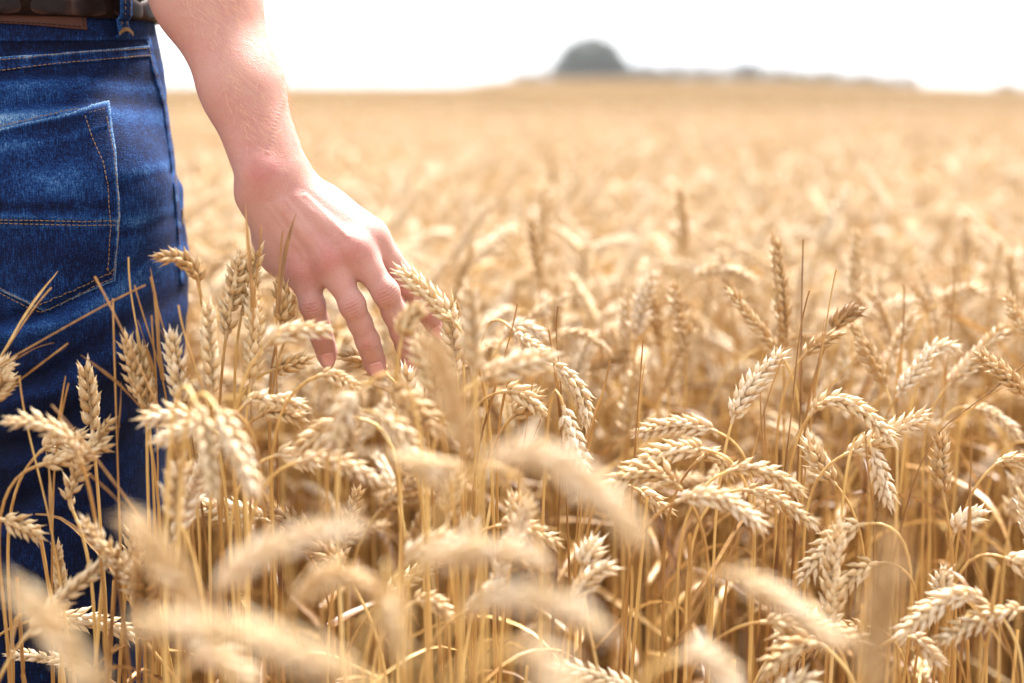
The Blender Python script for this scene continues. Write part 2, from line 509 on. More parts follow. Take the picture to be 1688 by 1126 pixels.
bl = [(0, 0, 6.6 + 1.6, 7.0, 6, 4.4), (-4.6, 0, 5.0, 4.6, 5, 4.2), (4.4, 0, 5.2, 4.6, 5, 4.0), (7.0, 0, 3.8, 3.0, 4, 2.8), (-6.2, 0, 3.6, 2.6, 3, 2.6), (1, 0, 5, 6, 5, 4.5)]
bl += [(r_.uniform(-7.5, 7.5), r_.uniform(-3, 3), r_.uniform(3, 8.5), 2.0, 1.8, 1.6) for _ in range(12)] + [(0.3, 0, 10.4, 3.6, 3, 2.6), (-4.6, 0, 8.2, 2.6, 2, 2.2), (8.6, 0, 2.8, 3.4, 3, 2.6), (12.0, 0, 2.2, 3.2, 3, 2.2)]
tree('broad_tree', bx(972), D1, bl, 9000, .42, 'large rounded grey-green tree standing alone above the far edge of the field', 'tree', 11)
far_trees = [(1060, 4.0, 3.2, 'low dark tree at the right foot of the big round tree'), (1098, 3.4, 2.6, 'small far tree just right of the low dark tree by the big round one'),
             (1160, 3.6, 2.2, 'low bushy tree in the far hedge between the big tree and the little pointed one'), (1228, 2.6, 3.6, 'little pointed tree poking up from the far hedge'),
             (1290, 3.6, 2.2, 'low bush in the far hedge right of the pointed little tree'), (1352, 4.0, 2.1, 'low grey-green bush in the far hedge above the upright ears'),
             (1420, 4.0, 2.0, 'low bush where the far hedge thins out on the right'), (1655, 3.4, 1.2, 'dark low tree at the far right end of the horizon'), (868, 2.6, 1.7, 'small bush at the left end of the far hedge')]
for i, (px, w, h, lb) in enumerate(far_trees):
    tree('distant_tree', bx(px), D1 + (i % 3) * 3, [(0, 0, h + 1.7, w * .8, 2, h * .55), (-w * .6, 0, h * .8 + .6, w * .55, 1.6, h * .55), (w * .6, 0, h * .75 + .6, w * .55, 1.6, h * .55)], 1100, .34, lb, 'tree', 30 + i, group='low trees and bushes along the far edge of the field')
hb = []
for i in range(64):
    px = 850 + i * 10 + r_.uniform(-3, 3)
    hb.append((bx(px) - bx(1165), r_.uniform(-1, 1), 3.9 + r_.uniform(-.5, .7) + (.5 if px < 1240 else .5 - (px - 1240) / 250 * 2.6) - max(0, 925 - px) / 75 * 1.6, 1.4, 1.0, 2.3))
V, F, to = leaf_cloud(hb, 14000, .3, 77)
hx, hy = bx(1165), D1 - 8
hz_ = float(ground_z(hx, hy)) - 1.0 * (hy - 160) / 300 - .3
obj('hedge', mesh_np('hedge', V, [F], {'tone': to}, smooth=False), M_HEDGE, label='long low green hedge along the brow of the wheat field, under the big round tree', cat='hedge', loc=(hx, hy, hz_))

# ================================================================ PERSON
person = obj('person', None, label='person in blue jeans and braided belt walking through the wheat, right hand brushing the ears', cat='person', loc=(-0.438, 1.17, 0))
PB = np.array([-0.438, 1.17, 0.0])
# ---- arm and hand
J = {  # joints: wrist-side to tip, photo position and depth
 'pinky':  [(499, 443, 1.050, .0100), (515, 503, 1.050, .0089), (529, 551, 1.062, .0083), (537, 577, 1.074, .0077)],
 'ring':   [(543, 428, 1.040, .0106), (581, 503, 1.038, .0091), (606, 562, 1.052, .0086), (617, 596, 1.064, .0080)],
 'middle': [(584, 410, 1.040, .0108), (636, 482, 1.042, .0095), (664, 548, 1.062, .0090), (676, 590, 1.078, .0082)],
 'index':  [(609, 389, 1.056, .0106), (672, 466, 1.078, .0093), (701, 508, 1.098, .0086), (717, 534, 1.112, .0078)],
 'thumb':  [(520, 345, 1.080, .0140), (580, 400, 1.120, .0120), (622, 445, 1.150, .0100), (650, 480, 1.165, .0085)],
}
def jp(t): return P(*t[:3])
toC = -cF                                             # towards the back of the hand
WU, WR = P(434, 298, 1.040), P(466, 280, 1.050)       # ulnar and radial side of the wrist
ELB_U, ELB_R = P(195, -230, 1.085), P(268, -262, 1.095)
def arm(g, fine=True):
    # forearm: two smoothly joined tapered bones with muscle
    k = .020
    for a, b, ra, rb in ((WU, P(386, 150, 1.045), .0182, .0204), (P(386, 150, 1.045), P(321, 0, 1.055), .0204, .0270), (P(321, 0, 1.055), ELB_U, .0270, .034),
                         (WR, P(408, 138, 1.058), .0186, .0218), (P(408, 138, 1.058), P(366, 0, 1.066), .0218, .0250), (P(366, 0, 1.066), ELB_R, .0250, .034)):
        g.cone(a, b, ra, rb, k)
    g.ell(P(425, 287, 1.027), (.011, .009, .012), k=.012)       # ulna head
    SH = np.array([-.25, 1.17, 1.42])
    g.cone((ELB_U + ELB_R) / 2, SH, .042, .056, .03)
    g.cone(SH, np.array([-.33, 1.17, 1.43]), .058, .06, .04)
def hand(g):
    mc = {k: jp(J[k][0]) for k in ('pinky', 'ring', 'middle', 'index')}
    wr = {'pinky': P(433, 320, 1.046), 'ring': P(446, 316, 1.042), 'middle': P(462, 308, 1.045), 'index': P(478, 304, 1.052)}
    for k in mc:
        back = toC * -.004
        g.cone(wr[k] + back, mc[k] + back, .0175 if k != 'index' else .0165, .0125, .012)
        mid = (wr[k] * .4 + mc[k] * .6) - toC * .010
        g.cone(mid, mc[k] - toC * .006, .0125, .011, .010)
    # heel of the hand and ball of the thumb, on the palm side
    g.ell(P(462, 385, 1.068), (.022, .016, .032), (cR, cF, cU), .014)
    g.ell(P(528, 350, 1.076), (.022, .015, .026), (unit(cR + cU), cF, unit(cU - cR)), .014)
    g.cone(P(430, 322, 1.044), P(482, 438, 1.060), .0150, .0120, .012)
    # webs
    for a, b in (('pinky', 'ring'), ('ring', 'middle'), ('middle', 'index')):
        pa = jp(J[a][0]) * .74 + jp(J[a][1]) * .26; pb = jp(J[b][0]) * .74 + jp(J[b][1]) * .26
        g.cone(pa - toC * .004, pb - toC * .004, .0080, .0080, .010)
    # knuckles and tendons
    for k, rr in (('pinky', .0085), ('ring', .009), ('middle', .0105), ('index', .0095)):
        g.ell(mc[k] + toC * .0042, (rr, rr, rr), k=.010)
        a = wr[k] * .75 + mc[k] * .25 + toC * .0130
        g.cone(a - toC * .0008, mc[k] + toC * .0076, .0020, .0030, .0085)
    g2 = Grid(g.lo, g.lo + (g.n - 1) * g.h, g.h)
    for k, js in J.items():
        f = Grid(g.lo, g.lo + (g.n - 1) * g.h, g.h)
        p = [jp(j) for j in js]; r = [j[3] for j in js]
        for i in range(3):
            m = p[i] * .5 + p[i + 1] * .5 - toC * .0006
            rm = (r[i] + r[i + 1]) / 2 * .965
            f.cone(p[i], m, r[i], rm, .004); f.cone(m, p[i + 1], rm, r[i + 1], .004)
        ax = unit(p[3] - p[2])
        f.ell(p[3] + ax * .001 - toC * .0008, (r[3] * .98, r[3] * .86, r[3] * 1.20), (np.cross(ax, toC), toC, ax), .004)
        f.ell(p[1] + toC * .0025, (.0070, .0070, .0085), k=.006)
        g2.put((slice(None),) * 3, f.D, .0016)
    g.put((slice(None),) * 3, g2.D, .0060)
fine = Grid((-.315, .97, .695), (-.045, 1.20, 1.075), .001)
arm(fine); 
hz = 0
hg = Grid((-.235, .97, .695), (-.045, 1.20, .93), .001)
hg.new(); arm(hg); hand(hg)
ix = int(round((-.235 + .315) / .001))
# hand sub-grid replaces the forearm grid where both exist
sx = fine.D[ix:ix + hg.D.shape[0], :hg.D.shape[1], :hg.D.shape[2]]
fine.D[ix:ix + hg.D.shape[0], :hg.D.shape[1], :hg.D.shape[2]] = np.minimum(sx, hg.D[:sx.shape[0], :sx.shape[1], :sx.shape[2]])
AV, AF = fine.extract(3)
N = vnormals(AV, AF)
# creases, knuckle folds, veins: displacement along the normal
disp = np.zeros(len(AV)); red = np.full(len(AV), .30)
dors = np.clip(N @ toC, 0, 1)
def near(c, s): return np.exp(-((AV - c) ** 2).sum(1) / (2 * s * s))
for k, js in J.items():
    p = [jp(j) for j in js]
    for i, amp, wid, per_ in ((1, .0012, .0052, .0026), (2, .0008, .0034, .0023)):
        ax = unit(p[i + 1] - p[i - 1])
        q = AV - p[i]
        s = q @ ax
        side = q @ np.cross(ax, toC)
        r = js[i][3]
        lat = np.exp(-(side / (r * .75)) ** 2)
        rad = np.linalg.norm(q - np.outer(s, ax), axis=1) < r * 1.9
        sw = s * (1 + .0) + .10 * side * side / r            # folds arch round the knuckle
        w = np.exp(-(s / wid) ** 2) * lat * rad * (dors > .2)
        disp -= amp * w * (0.5 + 0.5 * np.cos(sw / per_ * 2 * np.pi)) ** 2
        red += .35 * w * (0.5 + 0.5 * np.cos(sw / per_ * 2 * np.pi)) ** 2
    red += .22 * near(p[1] + toC * .008, .006) * dors + .22 * near(p[2] + toC * .008, .005)
    red += .45 * near(p[3] - toC * .002 + unit(p[3] - p[2]) * .006, .008)
    if k != 'thumb': red += .26 * near(p[0] + toC * .014, .011)
red += .28 * near(P(428, 290, 1.017), .0075) + .25 * near(P(440, 262, 1.02), .02)
for a, b, c in (((470, 330), (505, 372), (530, 408)), ((500, 320), (545, 360), (570, 388)), ((440, 340), (470, 380), (500, 425)), ((470, 100), (455, 170), (440, 250))):
    pts = [P(*(np.array(a) * (1 - t) ** 2 + 2 * t * (1 - t) * np.array(b) + t * t * np.array(c)), 1.02) for t in np.linspace(0, 1, 24)]
    dd = np.full(len(AV), 1.0)
    for q in pts:
        v = AV - q; v = v - np.outer(v @ cF, cF)
        dd = np.minimum(dd, np.linalg.norm(v, axis=1))
    g_ = np.exp(-(dd / .0019) ** 2) * (dors > .3)
    disp += .0008 * g_; 
disp *= 1.0
AV = AV + N * disp[:, None]
red += .10 * np.clip((AV[:, 2] - .93) / .08, 0, 1) + .10 * np.exp(-((AV[:, 2] - .93) / .03) ** 2)
keep = (AV[AF][:, :, 2].mean(1) < 1.071)
AF = AF[keep]
# upper body (under the shirt) with head, coarser, same mesh
co = Grid((-.75, .98, 1.03), (-.14, 1.36, 1.84), .008)
arm(co)
co.loft([(1.03, -.438, 1.17, .14, .095), (1.15, -.438, 1.165, .135, .10), (1.32, -.438, 1.165, .165, .11), (1.44, -.438, 1.17, .15, .085), (1.48, -.438, 1.17, .08, .06), (1.50, -.438, 1.17, .05, .05)], .03)
co.cone((-.438, 1.175, 1.46), (-.438, 1.185, 1.58), .057, .055, .03)
co.ell((-.438, 1.19, 1.69), (.076, .095, .115), k=.02)
co.ell((-.438, 1.275, 1.675), (.013, .02, .02), k=.012)
co.ell((-.515, 1.18, 1.675), (.010, .02, .03), k=.006); co.ell((-.361, 1.18, 1.675), (.010, .02, .03), k=.006)
for a, b, ra, rb in (((-.54, 1.17, 1.43), (-.63, 1.17, 1.42), .06, .058), ((-.63, 1.17, 1.42), (-.67, 1.12, 1.15), .055, .042), ((-.67, 1.12, 1.15), (-.66, 1.20, 1.04), .04, .035)): co.cone(a, b, ra, rb, .03)
BV, BF = co.extract(2)
keep = (BV[BF][:, :, 2].min(1) > 1.045)
BF = BF[keep]
V = np.concatenate([AV, BV]); F = np.concatenate([AF, BF + len(AV)])
used = np.unique(F); rm = np.full(len(V), -1); rm[used] = np.arange(len(used))
redA = np.concatenate([red, np.full(len(BV), .3)])
body = obj('body', mesh_np('body', V[used] - PB, rm[F], {'red': redA[used]}), M_SKIN, person)
# fingernails
hand_bvh = BVHTree.FromPolygons(AV.tolist(), AF.tolist())
def nail(js, w, l, shift=0.0, tw=0.0):
    p = [jp(j) for j in js]; r = js[3][3]
    ax = unit(p[3] - p[2]); dv = unit(toC - ax * (toC @ ax)); sd = np.cross(ax, dv)
    ca, sa = math.cos(tw), math.sin(tw)
    dv, sd = dv * ca + sd * sa, sd * ca - dv * sa
    nu, nv = 17, 17
    Vn = []
    for i in range(nu):
        u = -1 + 2 * i / (nu - 1)
        for j in range(nv):
            v = -1 + 2 * j / (nv - 1)
            m = max(abs(u), abs(v), 1e-6); e = (abs(u) ** 3.0 + abs(v) ** 3.0) ** (1 / 3.0) + 1e-9; uu, vv = u * m / e, v * m / e
            c = p[3] + ax * (.0012 + shift + uu * l) + sd * (vv * w) + dv * .03
            hit, nor, _, _ = hand_bvh.ray_cast(Vector(c), Vector(-dv))
            c = np.array(hit) if hit is not None else p[3]
            edge = max(abs(u), abs(v)) > .99
            Vn.append(c + dv * (-.0002 if edge else .00045 + .0005 * (1 - vv * vv)))
    Vn = np.array(Vn)
    Fn = [(i * nv + j, i * nv + j + 1, (i + 1) * nv + j + 1, (i + 1) * nv + j) for i in range(nu - 1) for j in range(nv - 1)]
    obj('fingernail', mesh_np('fingernail', np.array(Vn) - PB, [np.array(Fn)]), M_NAIL, body)
nail(J['pinky'], .0047, .0050, 0, -.12)
nail(J['ring'], .0052, .0058, 0, -.12)
nail(J['middle'], .0054, .0058)
nail(J['index'], .0052, .0054)
# arm hair
hv, hf = [], []
cand = np.where((AV[:, 2] > .885) & (AV[:, 2] < 1.06) & (dors > -.25) & (N @ cR > -.15))[0]
cand = cand[np.linalg.norm(AV[cand] - P(428, 290, 1.017), axis=1) > .022]
cand = rng.choice(cand, 2600)
axis_arm = unit((WU + WR) / 2 - P(331, 0, 1.06))
used_a = 0
for i in cand:
    p = AV[i] - N[i] * .0003; n = N[i]
    swirl = .55 if (p @ cR) < 0 else .2
    dr = axis_arm * 1.0 + cR * (.35 * rng.normal()) + n * (.30 + .25 * rng.random()) + np.cross(n, axis_arm) * (.45 + .35 * rng.normal())
    dr = unit(dr); L = rng.uniform(.006, .013); w = .00008
    sd = unit(np.cross(dr, cF)) * w
    bend = unit(-n + axis_arm) * L * rng.uniform(.05, .3)
    b = len(hv)
    for t in (0, .35, .7, 1.0):
        c = p + dr * L * t + bend * t * t
        ww = sd * (1 - .85 * t)
        hv += [c - ww, c + ww]
    for q in range(3): hf.append((b + 2 * q, b + 2 * q + 1, b + 2 * q + 3, b + 2 * q + 2))
obj('arm_hair', mesh_np('arm_hair', np.array(hv) - PB, [np.array(hf)]), M_HAIR, person)

# ---- jeans
jx, jy = -.438, 1.17
jg = Grid((-.66, .90, .06), (-.22, 1.42, 1.03), .0035)
jg.loft([(.72, jx, jy + .005, .142, .085), (.80, jx, jy + .005, .160, .110), (.86, jx, jy + .003, .161, .118), (.92, jx, jy, .157, .118), (.97, jx, jy + .003, .153, .112), (1.00, jx, jy + .005, .147, .108), (1.03, jx, jy + .005, .145, .106)], .02)
RL = [(.06, -.405, 1.02, .060, .075), (.14, -.400, 1.03, .062, .072), (.30, -.385, 1.06, .068, .075), (.47, -.376, 1.10, .070, .080), (.62, -.367, 1.13, .079, .092), (.74, -.360, 1.15, .086, .108), (.80, -.359, 1.16, .086, .112), (.86, -.36, 1.17, .08, .10)]
LL = [(.06, -.50, 1.32, .060, .075), (.14, -.50, 1.31, .062, .072), (.30, -.505, 1.28, .068, .075), (.47, -.512, 1.25, .073, .080), (.62, -.518, 1.22, .083, .092), (.74, -.524, 1.20, .090, .106), (.80, -.526, 1.19, .092, .11), (.86, -.52, 1.18, .08, .10)]
jg.loft(RL, .022); jg.loft(LL, .022)
jg.ell((jx + .082, 1.106, .865), (.082, .062, .080), k=.035)
jg.ell((jx - .082, 1.106, .865), (.082, .062, .080), k=.035)
JV, JF = jg.extract(3)
JN = vnormals(JV, JF)
X, Y, Z = JV[:, 0], JV[:, 1], JV[:, 2]
jd = np.zeros(len(JV)); wear = np.full(len(JV), .30)
rear = np.clip(-JN[:, 1] + .3, 0, 1)
def line_dist(pts):
    """distance (m) in the x-z plane and signed offset to a polyline given in metres"""
    best = np.full(len(JV), 9.0); sg = np.zeros(len(JV))
    for (x0, z0), (x1, z1) in zip(pts[:-1], pts[1:]):
        dx, dz = x1 - x0, z1 - z0; L2 = dx * dx + dz * dz
        t = np.clip(((X - x0) * dx + (Z - z0) * dz) / L2, 0, 1)
        ex, ez = X - x0 - t * dx, Z - z0 - t * dz
        d = np.hypot(ex, ez); s = (ez * dx - ex * dz) / math.sqrt(L2)
        m = d < best; best[m] = d[m]; sg[m] = s[m]
    return best, sg
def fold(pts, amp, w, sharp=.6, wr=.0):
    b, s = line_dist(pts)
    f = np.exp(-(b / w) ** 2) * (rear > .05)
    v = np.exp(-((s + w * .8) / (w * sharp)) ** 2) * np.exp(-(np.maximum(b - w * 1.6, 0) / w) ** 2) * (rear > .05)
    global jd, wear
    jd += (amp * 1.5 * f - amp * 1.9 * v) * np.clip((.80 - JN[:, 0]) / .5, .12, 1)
    wear += wr * 1.5 * f + .04 * f - .16 * v  # ridges faded by wear; darker valleys paint in the shade of the folds
# folds in x-z metres: under the seat, from the side seam, across the hip
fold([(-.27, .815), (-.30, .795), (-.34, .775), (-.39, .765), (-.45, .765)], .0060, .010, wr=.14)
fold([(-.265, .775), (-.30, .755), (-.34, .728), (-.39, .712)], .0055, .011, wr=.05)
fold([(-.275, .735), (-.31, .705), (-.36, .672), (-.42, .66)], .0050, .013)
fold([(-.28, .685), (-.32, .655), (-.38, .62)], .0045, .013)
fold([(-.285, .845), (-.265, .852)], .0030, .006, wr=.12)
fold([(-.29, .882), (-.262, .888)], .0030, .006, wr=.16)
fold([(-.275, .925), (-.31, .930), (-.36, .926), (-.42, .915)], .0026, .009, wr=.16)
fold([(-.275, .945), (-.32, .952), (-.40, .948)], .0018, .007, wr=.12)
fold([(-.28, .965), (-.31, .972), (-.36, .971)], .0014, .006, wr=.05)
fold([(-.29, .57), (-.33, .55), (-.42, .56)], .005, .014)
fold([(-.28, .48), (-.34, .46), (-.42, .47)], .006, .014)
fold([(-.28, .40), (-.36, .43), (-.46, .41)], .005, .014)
jd += .0005 * np.sin(Z * 150 + 14 * X + 2 * np.sin(X * 60)) * np.exp(-((Z - .84) / .06) ** 2) * (X > -.30)
jd += .0012 * np.sin(Z * 62 + 30 * X + 1.8 * np.sin(X * 38 + Z * 25)) * (.6 + .4 * np.sin(X * 30 - Z * 18))
ws = lambda cx, cz, sx_, sz_, a: a * np.exp(-((X - cx) / sx_) ** 2 - ((Z - cz) / sz_) ** 2)
wear += ws(-.37, .925, .035, .016, .28) + ws(-.352, .865, .032, .018, .24) + ws(-.385, .90, .02, .012, .20) + ws(-.30, .81, .02, .03, .12) + ws(-.28, .86, .012, .05, .10)
wear -= .16 * np.clip((.79 - Z) / .07, 0, 1) + ws(-.33, .985, .10, .014, .12)  # darker down the legs and in a strip below the belt
JV = JV + JN * jd[:, None]
# side seam light rim
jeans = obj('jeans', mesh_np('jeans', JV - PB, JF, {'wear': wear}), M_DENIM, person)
bvh = BVHTree.FromPolygons(JV.tolist(), JF.tolist())
def cast(px, py):
    o = Vector(cC); d = Vector(unit(P(px, py, 1.0) - cC))
    loc, nor, i, dist = bvh.ray_cast(o, d)
    if loc is None:
        # slide towards the body until it hits
        q = px
        while loc is None and q > px - 80:
            q -= 1.0
            loc, nor, i, dist = bvh.ray_cast(o, Vector(unit(P(q, py, 1.0) - cC)))
        if loc is None: return P(px, py, 1.16), np.array([1, 0, 0.])
    n = np.array(nor)
    if n @ np.array(d) > 0: n = -n
    return np.array(loc), n
def band(name, topf, botf, xl, xr, nu, nv, off, mat, parent, edge=.0, wearf=None, extra=None):
    """cloth panel lying on the jeans between two lines; top/bottom y as functions of u, left/right x of v"""
    G = np.zeros((nu + 1, nv + 1, 3)); NN = np.zeros_like(G); W = np.zeros((nu + 1, nv + 1))
    for i in range(nu + 1):
        u = i / nu
        for j in range(nv + 1):
            v = j / nv
            px = xl(v) * (1 - u) + xr(v) * u; py = topf(u) * (1 - v) + botf(u) * v
            G[i, j], NN[i, j] = cast(px, py)
            W[i, j] = wearf(u, v) if wearf else .35
    # soften the normals
    for _ in range(3):
        NN[1:-1, 1:-1] = (NN[:-2, 1:-1] + NN[2:, 1:-1] + NN[1:-1, :-2] + NN[1:-1, 2:] + NN[1:-1, 1:-1]) / 5
    NN /= np.linalg.norm(NN, axis=2, keepdims=True)
    O = np.full((nu + 1, nv + 1), off)
    if extra is not None:
        for i in range(nu + 1):
            for j in range(nv + 1): O[i, j] += extra(i / nu, j / nv)
    T = G + NN * O[:, :, None]
    # rounded rim that goes down into the cloth below
    n1, n2 = nu + 1, nv + 1
    V = [T.reshape(-1, 3)]; Wt = [W.ravel()]
    rim = [(i, 0) for i in range(n1)] + [(nu, j) for j in range(1, n2)] + [(i, nv) for i in range(nu - 1, -1, -1)] + [(0, j) for j in range(nv - 1, 0, -1)]
    low = np.array([G[i, j] - NN[i, j] * .0012 for i, j in rim])
    V.append(low); Wt.append(np.array([W[i, j] for i, j in rim]))
    F = [(i * n2 + j, i * n2 + j + 1, (i + 1) * n2 + j + 1, (i + 1) * n2 + j) for i in range(nu) for j in range(nv)]
    b = n1 * n2
    for q in range(len(rim)):
        r2 = (q + 1) % len(rim)
        F.append((rim[q][0] * n2 + rim[q][1], rim[r2][0] * n2 + rim[r2][1], b + r2, b + q))
    V = np.concatenate(V)
    return obj(name, mesh_np(name, V - PB, [np.array(F)], {'wear': np.concatenate(Wt)}), mat, parent)
def stitches(parent, lines, off=.0022, L=.0026, gap=.0010, r=.00030, name='stitching', mat=None):
    V, F = [], []
    for pts in lines:
        P3 = []
        for (x0, y0), (x1, y1) in zip(pts[:-1], pts[1:]):
            n = max(2, int(math.hypot(x1 - x0, y1 - y0) / 1.2))
            for t in np.linspace(0, 1, n, endpoint=False):
                q, nn = cast(x0 + (x1 - x0) * t, y0 + (y1 - y0) * t)
                P3.append(np.concatenate([q, nn]))
        P3 = np.array(P3)
        for _ in range(4): P3[1:-1, 3:] = (P3[:-2, 3:] + P3[2:, 3:] + P3[1:-1, 3:]) / 3
        s = np.concatenate([[0], np.cumsum(np.linalg.norm(np.diff(P3[:, :3], axis=0), axis=1))])
        a = 0
        while a + L < s[-1]:
            pts3 = []
            for t in (0, .2, .5, .8, 1):
                q = np.array([np.interp(a + L * t, s, P3[:, c]) for c in range(6)])
                hgt = off + (r * .5 if 0 < t < 1 else -r * 1.2)
                pts3.append((q[:3] + unit(q[3:]) * hgt, unit(q[3:])))
            for i, (c, nn) in enumerate(pts3):
                tg = unit(pts3[min(i + 1, 4)][0] - pts3[max(i - 1, 0)][0])
                sd = unit(np.cross(tg, nn)); n2 = np.cross(sd, tg)
                rr = r * (1 if 0 < i < 4 else .5)
                for k in range(6):
                    an = k / 6 * 2 * math.pi
                    V.append(c + sd * math.cos(an) * rr * 1.15 + n2 * math.sin(an) * rr)
            b = len(V) - 30
            for i in range(4):
                for k in range(6):
                    F.append((b + i * 6 + k, b + i * 6 + (k + 1) % 6, b + (i + 1) * 6 + (k + 1) % 6, b + (i + 1) * 6 + k))
            a += L + gap
    return obj(name, mesh_np(name, np.array(V) - PB, [np.array(F)]), mat or M_THREAD, parent)
lerp = lambda a, b, t: a + (b - a) * t
def pl(pts):
    xs = [p[0] for p in pts]; ys = [p[1] for p in pts]
    return lambda t: float(np.interp(t, xs, ys))
# back pocket
pk_top = pl([(0, 232), (.45, 204), (.75, 190), (1, 173)])
pk_bot = pl([(0, 452), (.55, 512), (1, 463)])
pk_l = pl([(0, -75), (1, -55)]); pk_r = pl([(0, 176), (.25, 189), (.6, 196), (1, 187)])
def pwear(u, v):
    w = .30
    ex = pk_l(v) * (1 - u) + pk_r(v) * u; ey = pk_top(u) * (1 - v) + pk_bot(u) * v
    w += .26 * math.exp(-((ex - 95) / 70) ** 2 - ((ey - 300) / 38) ** 2)
    w += .20 * math.exp(-((ex - 20) / 45) ** 2 - ((ey - 240) / 20) ** 2)
    w += .16 * math.exp(-((v - .12) / .02) ** 2)
    e = min(u, 1 - u) * 250; e2 = min(v, 1 - v) * 290
    w += .60 * math.exp(-(min(e, e2) / 4.0) ** 2)
    w += .22 * math.exp(-((ey - 358 - (ex - 100) * .03) / 5) ** 2) + .14 * math.exp(-((ey - 372) / 4) ** 2)
    w -= .18 * math.exp(-((ey - 338) / 10) ** 2) * (1 if ex < 120 else .4) + .10 * math.exp(-((ey - 420) / 25) ** 2)
    return w
def pext(u, v):
    ex = pk_l(v) * (1 - u) + pk_r(v) * u; ey = pk_top(u) * (1 - v) + pk_bot(u) * v
    return .0016 * math.exp(-(v / .05) ** 2) + .0007 * math.exp(-((ey - 358) / 6) ** 2) - .0006 * math.exp(-((ey - 345) / 5) ** 2) + .0009 * math.sin(ey / 17 + ex / 60) * min(1, 4 * min(u, 1 - u, v, 1 - v)) + .0006 * (v < .13)
pocket = band('back_pocket', pk_top, pk_bot, pk_l, pk_r, 110, 130, .0024, M_DENIM, jeans, wearf=pwear, extra=pext)
stitches(jeans, [[(-40, 230), (0, 215), (100, 197), (172, 184)], [(-40, 220), (0, 208), (100, 188), (134, 184)],
   [(135, 186), (150, 230), (168, 270), (177, 320), (178, 370), (176, 420), (173, 448)],
   [(172, 196), (184, 250), (191, 310), (192, 370), (188, 420), (182, 454)],
   [(173, 448), (120, 474), (60, 501), (20, 482), (-30, 450)], [(182, 456), (125, 482), (68, 508), (30, 495), (-30, 462)],
   [(172, 440), (183, 452)], [(183, 440), (172, 452)],
   [(-20, 361), (60, 362), (135, 364), (190, 362)], [(-20, 366), (60, 368), (135, 370), (190, 369)]], off=.0039, name='pocket_stitching')
# yoke seam
seam_w = lambda u, v: .42 + .50 * math.exp(-(v / .15) ** 2) + .12 * math.sin(u * 60) * math.sin(u * 23) - .10 * math.exp(-((v - .5) / .2) ** 2)
band('yoke_seam', pl([(0, 99), (.5, 90), (1, 76)]), pl([(0, 121), (.5, 108), (1, 94)]), pl([(0, -60), (1, -60)]), pl([(0, 243), (1, 246)]), 90, 10, .0011, M_DENIM, jeans, wearf=seam_w,
     extra=lambda u, v: .0008 * math.exp(-(v / .15) ** 2) - .0004 * math.exp(-((v - .5) / .2) ** 2))
stitches(jeans, [[(-55, 105), (0, 100), (95, 91), (242, 80)], [(-55, 121), (0, 116), (95, 105), (245, 92)]], off=.0023, name='yoke_stitching')
# side seam: a raised ridge down the hip with its stitches
sidew = lambda u, v: .52 + .2 * math.sin(v * 90) * math.sin(v * 31)
band('side_seam', pl([(0, 62), (1, 62)]), pl([(0, 470), (1, 470)]), pl([(0, 240), (.05, 243), (.13, 250), (.28, 268), (.6, 285), (.8, 292), (1, 296)]),
     pl([(0, 246), (.05, 250), (.13, 258), (.28, 274), (.6, 291), (.8, 298), (1, 302)]), 6, 90, .0012, M_DENIM, jeans, wearf=sidew)
stitches(jeans, [[(240, 70), (246, 100), (262, 145), (270, 190), (283, 270), (289, 330), (292, 400), (295, 455)], ], off=.0022, name='side_stitching')
stitches(jeans, [[(294, 345), (295, 360), (295, 374)]], off=.0030, r=.0006, L=.0012, gap=.0002, name='bar_tack')
# waist band with patch
band('waistband', pl([(0, -60), (1, -20)]), pl([(0, 70), (1, 66)]), pl([(0, -60), (1, -60)]), pl([(0, 243), (1, 244)]), 70, 30, .0013, M_DENIM, jeans, wearf=lambda u, v: .27 + .12 * math.exp(-((v - .98) / .03) ** 2))
band('leather_patch', pl([(0, 2), (.5, 10), (1, 25)]), pl([(0, 36), (.5, 41), (1, 50)]), pl([(0, -60), (1, -60)]), pl([(0, 138), (1, 141)]), 60, 20, .0034, M_PATCH, jeans)
stitches(jeans, [[(-50, 35), (0, 37), (70, 40), (134, 46)], [(135, 45), (133, 27)]], off=.0040, r=.0003, name='patch_stitching', mat=M_LEATHER)

# ---- braided belt round the waist, and the belt loop over it
def waist_pt(th, z, out):
    a = np.interp(z, [.92, .97, 1.0, 1.03], [.164, .153, .147, .145]) + out; b = np.interp(z, [.92, .97, 1.0, 1.03], [.118, .112, .108, .106]) + out
    return np.array([jx + a * math.sin(th), jy + .005 - b * math.cos(th), z])
per = 2 * math.pi * .132; BW = .035
th_tab = np.linspace(0, 2 * math.pi, 2001)
arc = np.concatenate([[0], np.cumsum(np.hypot(np.diff(.153 * np.sin(th_tab)), np.diff(.114 * np.cos(th_tab))))])
nloz = 26; step = arc[-1] / nloz
bv, bf, be = [], [], []
def loz(s0, z0, flip, hz_):
    n = 8; b = len(bv); L = step * 1.02; H = hz_
    for i in range(n + 1):
        for j in range(n + 1):
            u = -1 + 2 * i / n; v = -1 + 2 * j / n
            ds = (u + v * .25 * flip) * L * .60; dz = (v * .9 - u * .62 * flip) * H * .62
            hgt = .0055 + .0030 * (1 - u * u) * (1 - v ** 4) + .0022 * u * flip - .0025 * (abs(v) > .99) - .0035 * (abs(u) > .99)
            z = min(max(z0 + dz, 1.0005), 1.0365)
            th = float(np.interp((s0 + ds) % arc[-1], arc, th_tab))
            bv.append(waist_pt(th, z, hgt)); be.append(1.0 if max(abs(u), abs(v)) > .7 else 0.0)
    for i in range(n):
        for j in range(n): bf.append((b + i * (n + 1) + j, b + (i + 1) * (n + 1) + j, b + (i + 1) * (n + 1) + j + 1, b + i * (n + 1) + j + 1))
